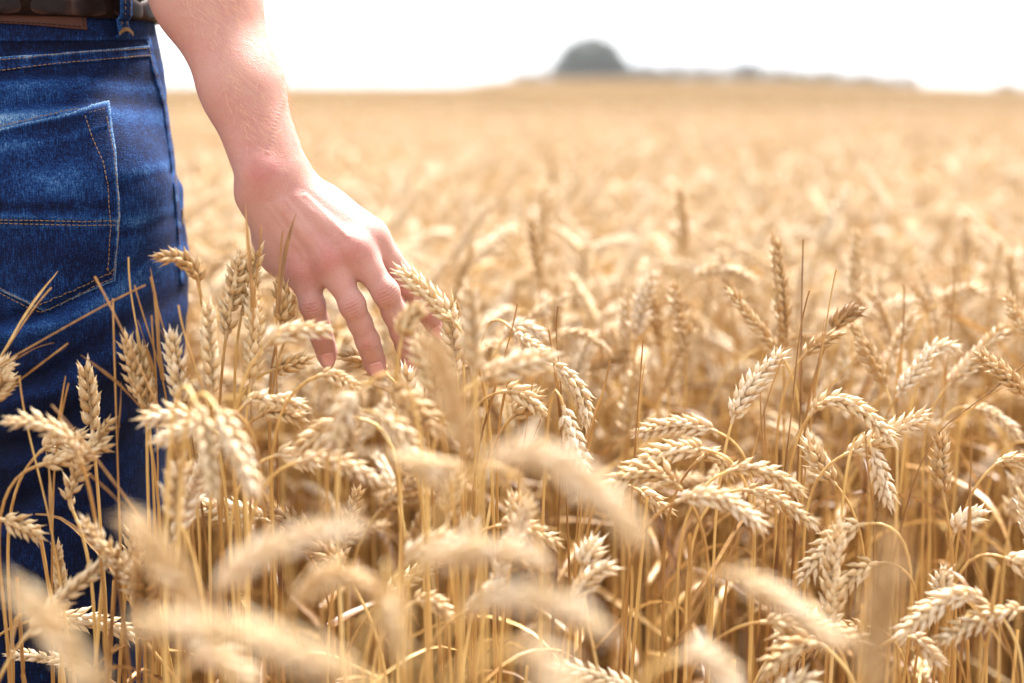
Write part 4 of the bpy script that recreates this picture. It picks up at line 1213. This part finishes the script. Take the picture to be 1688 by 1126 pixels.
 ((330, 1010, .55), (262, 916, .54), (200, 836, .54), .20, .02, .8, 'strongly blurred ear leaning up to the left, before the dark trouser leg'),
 ((352, 985, .56), (455, 900, .56), (600, 868, .55), .08, -.02, 1.57, 'strongly blurred pale ear arching right, lower left of the middle'),
 ((590, 1118, .45), (400, 1045, .45), (215, 1030, .45), .14, .03, 1.57, 'huge strongly blurred ear lying level at the lower left'),
 ((640, 960, .60), (648, 1020, .60), (662, 1090, .60), .22, -.01, .8, 'strongly blurred ear hanging down at the bottom, left of the middle'),
 ((770, 770, .66), (722, 772, .66), (650, 752, .66), .12, .01, 1.57, 'blurred white ear pointing left under the hand'),
 ((765, 760, .58), (740, 640, .58), (700, 545, .58), .34, .0, .5, 'blurred upright ear close in front of the fingertips, leaning left'),
 ((800, 770, .52), (920, 765, .52), (1062, 900, .52), .10, -.03, 1.2, 'largest strongly blurred ear, arching right across the middle'),
 ((690, 938, .55), (800, 905, .55), (905, 930, .55), .10, -.02, 1.57, 'strongly blurred pale ear lying level, below the big blurred arch'),
 ((770, 1010, .50), (880, 985, .50), (1010, 1050, .50), .12, -.03, 1.57, 'strongly blurred ear at the bottom, under the big blurred arch'),
 ((1196, 945, .58), (1280, 985, .57), (1400, 1075, .56), .16, -.02, 1.57, 'strongly blurred ear slanting down right at the bottom'),
 ((1120, 1085, .55), (1180, 1098, .55), (1200, 1180, .55), .08, -.01, 1.2, 'strongly blurred white ear top at the bottom edge, right of the middle'),
 ((1432, 1160, .50), (1452, 1010, .50), (1482, 870, .50), .40, .0, .7, 'strongly blurred tall brown ear standing at the bottom right'),
 ((310, 1100, .60), (360, 1085, .60), (420, 1130, .60), .12, -.01, 1.57, 'strongly blurred ear at the bottom edge, left'),
 ((848, 1070, .42), (900, 1100, .42), (960, 1200, .42), .12, -.01, 1.2, 'strongly blurred ear drooping over the bottom edge, middle'),
 ((480, 1000, .62), (560, 950, .62), (640, 1000, .62), .20, -.01, 1.57, 'strongly blurred brown arch, left of the bottom middle'),
]
# soil level near the camera is 0
def clear_of_hand(p, margin=0):
    px, py, d = proj(p)
    return not (365 - margin < px < 760 + margin and py < 615 and d < 1.14)
occupied = []
r = np.random.default_rng(21)
for idx, (a, b, c, tone, shift, roll, lab) in enumerate(HERO):
    A_, B_, C_ = P(*a), P(*b), P(*c)
    ear = bez3(A_, B_, C_, 22)
    L = np.linalg.norm(np.diff(ear, axis=0), axis=1).sum()
    d0 = unit(ear[1] - ear[0])
    up = max(0.0, -d0[2]) 
    hor = math.hypot(d0[0], d0[1])
    lean = np.array([r.normal() * .012, r.normal() * .012 + .01, 0])
    back = np.array([d0[0], d0[1] * .3, 0]) * (.030 + .02 * up)
    base = np.array([A_[0], A_[1], 0]) - back + lean + np.array([shift * .5, 0, 0])
    # a neck of about 12 cm bends into the ear, the straw below is nearly straight
    neck = .085 + .05 * hor + .07 * up
    top = A_ - d0 * .018
    kz = A_[2] - neck
    K = base * .25 + A_ * .75 - back * 1.0; K = np.array([base[0] * .3 + (A_ - back)[0] * .7, base[1] * .3 + (A_ - back)[1] * .7, kz])
    sd_ = unit(K - base)
    st1 = np.linspace(0, 1, 26)[:, None] * (K - base) + base
    wob = np.sin(np.linspace(0, math.pi * 2.2, 26))[:, None] * np.array([r.normal(), r.normal(), 0]) * .0022
    st2 = hermite(K, sd_ * neck * 1.15, A_, d0 * neck * (.75 + .15 * up + .25 * hor), 26)
    stem = np.concatenate([(st1 + wob)[:-1], st2])
    d = a[2]
    lod = 0 if .6 < d < 1.28 else 1
    lv = []
    for _q in range(r.integers(0, 3)): lv.append((r.uniform(.12, .35), r.uniform(0, 6.28), r.uniform(.08, .16), r.uniform(.003, .006), r.uniform(-.3, 1.2)))
    stone = .30 + .35 * r.random()
    if d > .7: wheat(ear, stem, roll, lod, r, tone, stone, .86 + .07 * r.normal(), lv, lab)
    else: wheat(ear, stem, roll, 1, r, tone * 1.1 + .06, stone, .80, [], lab)
    occupied.append((base[0], base[1]))
n_hero = len(HERO)

# ---- the rest of the nearby stand: stalks grown from the ground
def grow(x, y, H, lean, laz, bend, baz, earL, rr, n1=24, n2=22, ne=20):
    """straight straw, bent neck, ear; returns ear path, stem path"""
    neck = .12
    up = np.array([0, 0, 1.])
    ld = np.array([math.cos(laz), math.sin(laz), 0]); bd = np.array([math.cos(baz), math.sin(baz), 0])
    d0 = unit(up + ld * lean)
    pts = [np.array([x, y, 0.])]
    wa, wb = rr.normal() * .02, rr.normal() * .02
    for i in range(n1):
        f = i / n1
        pts.append(pts[-1] + unit(d0 + ld * wa * math.sin(f * 7) + bd * wb * math.cos(f * 6)) * (H - neck) / n1)
    th = 0; 
    for i in range(n2):
        f = i / n2; th = bend * .72 * f ** 1.6
        pts.append(pts[-1] + unit(d0 * math.cos(th) + bd * math.sin(th)) * neck / n2)
    ear = [pts[-1]]
    for i in range(ne):
        f = i / ne; th = bend * (.72 + .28 * f)
        ear.append(ear[-1] + unit(d0 * math.cos(th) + bd * math.sin(th)) * earL / ne)
    return np.array(ear), np.array(pts)
def posture(rr):
    q = rr.random()
    if q < .34: bend = abs(rr.normal()) * .25
    elif q < .62: bend = rr.uniform(.5, 1.3)
    else: bend = rr.uniform(1.3, 2.5)
    tone = float(np.clip(rr.normal(.30, .21), 0, .95))
    return bend, tone
TN = lambda t: 'pale cream' if t < .18 else ('light golden' if t < .34 else ('tan' if t < .52 else 'brown'))
MARKS = [((300, 440), 'the hooked brown ear'), ((147, 650), 'the lone upright ear'), ((80, 706), 'the arching ear by the jeans'), ((345, 575), 'the fat upright ear'), ((375, 745), 'the two big hanging ears'),
 ((490, 550), 'the ear across the little finger'), ((580, 676), 'the soft ear under the ring finger'), ((560, 768), 'the long ear on a hooked stem'), ((700, 486), 'the ear over the index finger'), ((848, 604), 'the pale ear beside the fingers'),
 ((950, 640), 'the large bowing pale ear'), ((946, 735), 'the whitish hanging ear'), ((930, 800), 'the biggest blurred arch'), ((1112, 700), 'the level pale ear'), ((1062, 785), 'the golden arching ear'), ((1284, 805), 'the two cream drooping ears'),
 ((1288, 482), 'the tall tan ear'), ((1240, 640), 'the white slanting ear'), ((1400, 672), 'the big hooked ear'), ((1454, 790), 'the white hanging ear'), ((1372, 900), 'the ear drooping lower left'), ((1570, 1010), 'the corner pair of ears'),
 ((1410, 446), 'the tall soft upright ear'), ((1506, 616), 'the whitish slanting ear'), ((1590, 482), 'the high tan arching ear'), ((1666, 764), 'the short border ear'), ((1190, 450), 'the high pale arching ear'), ((1056, 505), 'the whitish fanning ear'),
 ((1290, 990), 'the blurred slanting ear'), ((455, 900), 'the blurred lower left arch'), ((250, 920), 'the blurred ear by the trousers'), ((400, 1050), 'the huge blurred ear'), ((712, 1000), 'the low bending ear'), ((1590, 860), 'the small low pale ear'),
 ((1450, 1000), 'the tall blurred brown ear'), ((1126, 370), 'the lone blurred tall ear')]
def relation(px, py, d, dm=1.0):
    (mx, my), nm = min(MARKS, key=lambda q: (q[0][0] - px) ** 2 + (q[0][1] - py) ** 2)
    dx, dy = px - mx, py - my
    if abs(dx) < 38 and abs(dy) < 38: rel = 'behind'
    elif abs(dx) >= abs(dy): rel = 'right of' if dx > 0 else 'left of'
    else: rel = 'below' if dy > 0 else 'above'
    return rel + ' ' + nm
def describe(ear, bend, tone):
    px, py, d = proj(ear[len(ear) // 2])
    dx = proj(ear[-1])[0] - proj(ear[0])[0]
    side = 'left' if dx < -14 else ('right' if dx > 14 else ('forward' if ear[-1][1] < ear[0][1] else 'away'))
    pose = 'upright' if bend < .45 else (('leaning ' if bend < 1.25 else 'nodding ') + side)
    return f'{TN(tone)} ear {pose}, {relation(px, py, d)}'
NTH = ['', '', 'second', 'third', 'fourth', 'fifth', 'sixth', 'seventh', 'eighth', 'ninth', 'tenth', 'eleventh']
def single_out(items, first, last, step):
    """items: (label, sort key, object); look-alikes beside one landmark are told apart by their order"""
    by = {}
    for lb, key, o in items: by.setdefault(lb, []).append((key, o))
    for lb, L in by.items():
        L.sort(key=lambda q: q[0])
        for i, (_, o) in enumerate(L):
            n = len(L)
            o['label'] = lb if n == 1 else ((first if i == 0 else last if i == n - 1 else NTH[min(i + 1, 11)] + ' ' + step) + ' ' + lb)
fill_items = []
fill = 0; tries = 0
N_FILL = 300 - n_hero
templates = []
while fill < N_FILL and tries < 20000:
    tries += 1
    y = rng.uniform(1.2, 1.76) if rng.random() < .76 else rng.uniform(.82, 1.2); x = rng.uniform(-.42, .42) * y
    if rng.random() < .045: y = rng.uniform(.82, .99); x = rng.uniform(-.36, -.20) * y
    # keep out of the walker's legs and the tightest neighbours
    if (abs(x + .44) < .22 and 1.0 < y < 1.4): continue
    if any((x - q[0]) ** 2 + (y - q[1]) ** 2 < .013 ** 2 for q in occupied): continue
    bend, tone = posture(rng)
    H = float(np.clip(rng.normal(.65, .05), .50, .75))
    if y < 1.27: H *= .93
    ear, stem = grow(x, y, H, abs(rng.normal()) * .05, rng.uniform(0, 6.28), bend, rng.uniform(0, 6.28), rng.uniform(.062, .09), rng)
    ok = all(clear_of_hand(p, 12) for p in ear[::4]) and all(clear_of_hand(p) for p in stem[::3])
    pj = [proj(p) for p in ear[::5]]
    if x < -.25: ok = ok and all(q[1] > 500 or q[0] > 320 for q in pj) 
    if y < 1.35: ok = ok and all(q[1] > 430 for q in pj)
    if y < 1.0 and x > -.2: ok = ok and all(q[1] > 800 for q in pj)
    if y < 1.27: ok = ok and all(q[1] > (740 if x > -.2 else 690) for q in pj)
    if not ok: continue
    occupied.append((x, y))
    lod = 0 if y < 1.15 else 1
    lv = [(rng.uniform(.1, .6), rng.uniform(0, 6.28), rng.uniform(.10, .24), rng.uniform(.004, .009), rng.uniform(-.2, 1.5)) for _ in range(rng.integers(0, 4))]
    lab = describe(ear, bend, tone)
    o = wheat(ear, stem, rng.uniform(0, 3.1), lod, rng, tone, .28 + .4 * rng.random(), float(np.clip(.90 + .12 * rng.normal(), .62, 1.15)), lv, lab)
    if lod == 1 and len(templates) < 14 and tone < .36 and (bend > .5 or len(templates) < 4): templates.append(o)
    fill += 1
    fill_items.append((lab, o.location.y, o))
single_out(fill_items, 'nearest', 'farthest', 'nearest')

# ---- headless straws and dry leaf blades standing among the ears (photo px of the tip and of a lower point)
SPIKES = [
 ((240, 195 + 275), (0, 600), .95), ((85, 474), (0, 590), .97), ((156, 456), (275, 700), .93), ((212, 424), (240, 620), .98), ((248, 456), (300, 640), .97),
 ((186, 492), (192, 700), .96), ((222, 470), (262, 600), .98), ((294, 503), (340, 660), .95), ((112, 566), (15, 640), .96), ((113, 632), (98, 700), .97), ((32, 620), (80, 850), .96),
 ((85, 668), (230, 850), .88), ((250, 520), (256, 600), .98),
 ((430, 372), (420, 480), .97), ((466, 382), (458, 490), .97), ((853, 500), (800, 690), 1.0), ((905, 545), (925, 700), 1.02), ((1005, 594), (968, 730), .98), ((920, 505), (926, 660), 1.1),
 ((1324, 395), (1320, 640), 1.12), ((1378, 445), (1345, 640), 1.08), ((1334, 480), (1300, 720), 1.06), ((1290, 590), (1215, 850), .98), ((1060, 560), (1046, 740), 1.02), ((1005, 596), (975, 720), 1.04),
 ((1600, 700), (1594, 900), .96), ((1427, 720), (1440, 840), .97), ((1258, 580), (1262, 800), 1.08), ((1552, 832), (1660, 1060), .90), ((1560, 880), (1600, 1126), .95),
 ((700, 640), (712, 800), .96), ((880, 620), (860, 760), 1.0), ((1490, 470), (1480, 640), 1.2), ((1572, 440), (1560, 620), 1.25), ((1225, 870), (1100, 1080), .93), ((1690, 600), (1560, 700), 1.1),
]
zone = lambda px, py: ('before the jeans' if px < 320 else 'by the hand' if px < 760 else 'in the middle' if px < 1100 else 'in the right half' if px < 1500 else 'near the right border') + (', reaching high' if py < 520 else ', of middle height' if py < 700 else ', low down')
spike_items = []
for (t, q, d) in SPIKES:
    T_, Q_ = P(t[0], t[1], d), P(q[0], q[1], d * 1.01)
    dr = unit(T_ - Q_)
    base = np.array([Q_[0] - dr[0] * .10, Q_[1], 0]) + np.array([rng.normal() * .02, abs(rng.normal()) * .02, 0])
    path = hermite(base, (Q_ - base) * 1.0, Q_, dr * .22, 24)
    tip = hermite(Q_, dr * np.linalg.norm(T_ - Q_), T_, unit(dr + rng.normal(size=3) * .12) * np.linalg.norm(T_ - Q_), 16)
    path = np.concatenate([path[:-1], tip])
    o = obj('dry_straw', None, label='thin dry straw', cat='straw',
            group='bare dry straws and blades standing among the ears', loc=base)
    spike_items.append(('thin earless straw' + (' tilted left' if t[0] < q[0] - 15 else ' tilted right' if t[0] > q[0] + 15 else ' standing straight') + ', tip ' + relation(t[0], t[1], d), t[0], o))
    tone = rng.uniform(.55, .85)
    V, F, A = stem_mesh(path - base, rng, tone, 0, r0=.0021, r1=.0006); obj('stem', mesh_np('stem', V, [F], A), M_STEM, o)
    k = len(path) - 17
    V, F, A = leaf_mesh(path[k] - base, unit(dr + rng.normal(size=3) * .15), rng.uniform(.04, .09), rng.uniform(.002, .004), rng, tone, .6, .2); obj('leaf', mesh_np('leaf', V, [F], A), M_LEAF, o)

n_str, tr_ = 0, 0
while n_str < 115 and tr_ < 5000:
    tr_ += 1
    y = rng.uniform(.86, 1.45); x = rng.uniform(-.38, .38) * y
    if n_str % 3 == 0: y = rng.uniform(.86, .99); x = rng.uniform(-.37, -.20) * y
    if abs(x + .44) < .22 and 1.0 < y < 1.4: continue
    H = rng.uniform(.42, .66); ln = rng.normal(size=2) * .03
    if rng.random() < .2: ln *= 5
    tip = np.array([x + ln[0], y + ln[1] * .4, H]); path = hermite(np.array([x, y, 0.]), np.array([ln[0] * .4, 0, H]), tip, np.array([ln[0] * 1.6, ln[1], H * .9]), 24)
    q_ = proj(tip)
    if not (clear_of_hand(tip, 10) and q_[1] > 600 and all(clear_of_hand(p) for p in path[::4])): continue
    n_str += 1
    o = obj('dry_straw', None, label='thin dry straw', cat='straw', group='bare dry straws and blades standing among the ears', loc=path[0])
    tone = rng.uniform(.15, .75) if x > -.2 else rng.uniform(.3, .9); base = path[0]
    spike_items.append((('pale' if tone < .4 else 'brown') + ' earless straw' + (' tilted left' if ln[0] < -.03 else ' tilted right' if ln[0] > .03 else ' standing straight') + ', tip ' + relation(q_[0], q_[1], q_[2]), q_[0], o))
    V, F, A = stem_mesh(path - base, rng, tone, 0, r0=.0021, r1=.0013); obj('stem', mesh_np('stem', V, [F], A), M_STEM, o)
    for _q in range(rng.integers(1, 4)):
        k = rng.integers(6, 22); az = rng.uniform(0, 6.28)
        V, F, A = leaf_mesh(path[k] - base, [math.cos(az), math.sin(az), rng.uniform(-.5, 1.6)], rng.uniform(.06, .2), rng.uniform(.003, .008), rng, min(1, tone + .3), 1.6, 1.3); obj('leaf', mesh_np('leaf', V, [F], A), M_LEAF, o)
single_out(spike_items, 'leftmost', 'rightmost', 'leftmost')

# ---- everything beyond: one object, instances of low-detail stalks on points
def low_stalk(k):
    rr = np.random.default_rng(500 + k)
    bend, tone = posture(rr)
    ear, stem = grow(0, 0, rr.uniform(.58, .70), abs(rr.normal()) * .05, rr.uniform(0, 6.28), bend, rr.uniform(0, 6.28), rr.uniform(.07, .09), rr)
    return ear, stem, tone
def field_points():
    pts = []
    rr = np.random.default_rng(99)
    # near rings, then wedge ahead
    def add(n, y0, y1, half, cond=None):
        y = np.sqrt(rr.uniform(y0 ** 2, y1 ** 2, n)); a = rr.uniform(-half, half, n)
        pts.append(np.stack([y * np.sin(a), y * np.cos(a)], 1))
    add(int(1.5 * 250 * 1.2), .62, 2.0, 3.14)
    add(9500, 1.55, 5.0, .60)
    add(2200, 1.2, 4.0, 3.14)
    add(17000, 5.0, 12.0, .54)
    add(20000, 12.0, 30.0, .50)
    add(14000, 30.0, 60.0, .50)
    add(34000, 60.0, 157.0, .46)
    p = np.concatenate(pts)
    x, y = p[:, 0], p[:, 1]
    depth = y
    px = 844 + x / np.maximum(y, .01) * FPX
    inview = (y > 0) & (px > -260) & (px < 1950)
    ok = ~(inview & (y < 1.50))
    ok &= ~((np.abs(x + .44) < .20) & (y > .95) & (y < 1.45))
    ok &= ~(inview & (y < 1.72) & (rr.random(len(x)) < .5))
    ok &= (np.hypot(x, y) > .55)
    ok &= ~((y < .6) & (np.abs(x) < .45))            # the photographer's own spot
    return x[ok], y[ok], rr
def build_field():
    x, y, rr = field_points()
    n = len(x)
    z = ground_z(x, y)
    me = bpy.data.meshes.new('wheat_field')
    me.vertices.add(n)
    me.vertices.foreach_set('co', np.stack([x, y, z], 1).astype(np.float32).ravel())
    for nm, typ, val in (('rz', 'FLOAT', rr.uniform(0, 6.28, n)), ('sc', 'FLOAT', rr.normal(1.0, .07, n).clip(.8, 1.15)), ('pick', 'INT', rr.integers(0, 14, n))):
        at = me.attributes.new(nm, typ, 'POINT')
        at.data.foreach_set('value', val.astype(np.float32 if typ == 'FLOAT' else np.int32))
    o = obj('wheat_field', me, label='dense ripe wheat behind the hand, fading out of focus towards the horizon', cat='wheat', kind='stuff')
    ng = bpy.data.node_groups.new('wheat_field', 'GeometryNodeTree')
    ng.interface.new_socket('Geometry', in_out='INPUT', socket_type='NodeSocketGeometry')
    ng.interface.new_socket('Geometry', in_out='OUTPUT', socket_type='NodeSocketGeometry')
    N = ng.nodes; Lk = ng.links
    gi = N.new('NodeGroupInput'); go = N.new('NodeGroupOutput')
    allj = N.new('GeometryNodeJoinGeometry')
    for t in reversed(templates):
        jn = N.new('GeometryNodeJoinGeometry')
        for ch in t.children:
            oi = N.new('GeometryNodeObjectInfo'); oi.transform_space = 'ORIGINAL'
            oi.inputs['Object'].default_value = ch
            Lk.new(oi.outputs['Geometry'], jn.inputs[0])
        one = N.new('GeometryNodeGeometryToInstance')
        Lk.new(jn.outputs[0], one.inputs[0])
        Lk.new(one.outputs[0], allj.inputs[0])
    def named(nm, typ):
        a = N.new('GeometryNodeInputNamedAttribute'); a.data_type = typ; a.inputs['Name'].default_value = nm
        return a.outputs[0]
    iop = N.new('GeometryNodeInstanceOnPoints')
    Lk.new(gi.outputs[0], iop.inputs['Points']); Lk.new(allj.outputs[0], iop.inputs['Instance'])
    iop.inputs['Pick Instance'].default_value = True
    Lk.new(named('pick', 'INT'), iop.inputs['Instance Index'])
    cx = N.new('ShaderNodeCombineXYZ'); Lk.new(named('rz', 'FLOAT'), cx.inputs['Z'])
    Lk.new(cx.outputs[0], iop.inputs['Rotation'])
    Lk.new(named('sc', 'FLOAT'), iop.inputs['Scale'])
    Lk.new(iop.outputs[0], go.inputs[0])
    md = o.modifiers.new('field', 'NODES'); md.node_group = ng
build_field()

# ---------------------------------------------------------------- thin haze over the field
def box_mesh(lo, hi):
    V = np.array([[x, y, z] for x in (lo[0], hi[0]) for y in (lo[1], hi[1]) for z in (lo[2], hi[2])])
    F = np.array([[0, 1, 3, 2], [4, 6, 7, 5], [0, 4, 5, 1], [2, 3, 7, 6], [0, 2, 6, 4], [1, 5, 7, 3]])
    return mesh_np('haze', V, [F], smooth=False)
hm = bpy.data.materials.new('haze'); hm.use_nodes = True
hn = hm.node_tree; hn.nodes.clear()
ho = hn.nodes.new('ShaderNodeOutputMaterial'); hv_ = hn.nodes.new('ShaderNodeVolumePrincipled')
hv_.inputs['Color'].default_value = (0.93, 0.95, 1.0, 1); hv_.inputs['Density'].default_value = 0.00025; hv_.inputs['Anisotropy'].default_value = 0.3
hn.links.new(hv_.outputs[0], ho.inputs['Volume'])
obj('haze', box_mesh((-910, -610, -7.5), (910, 910, 16)), hm, kind='stuff', label='pale summer haze lying over the far end of the field', cat='haze')
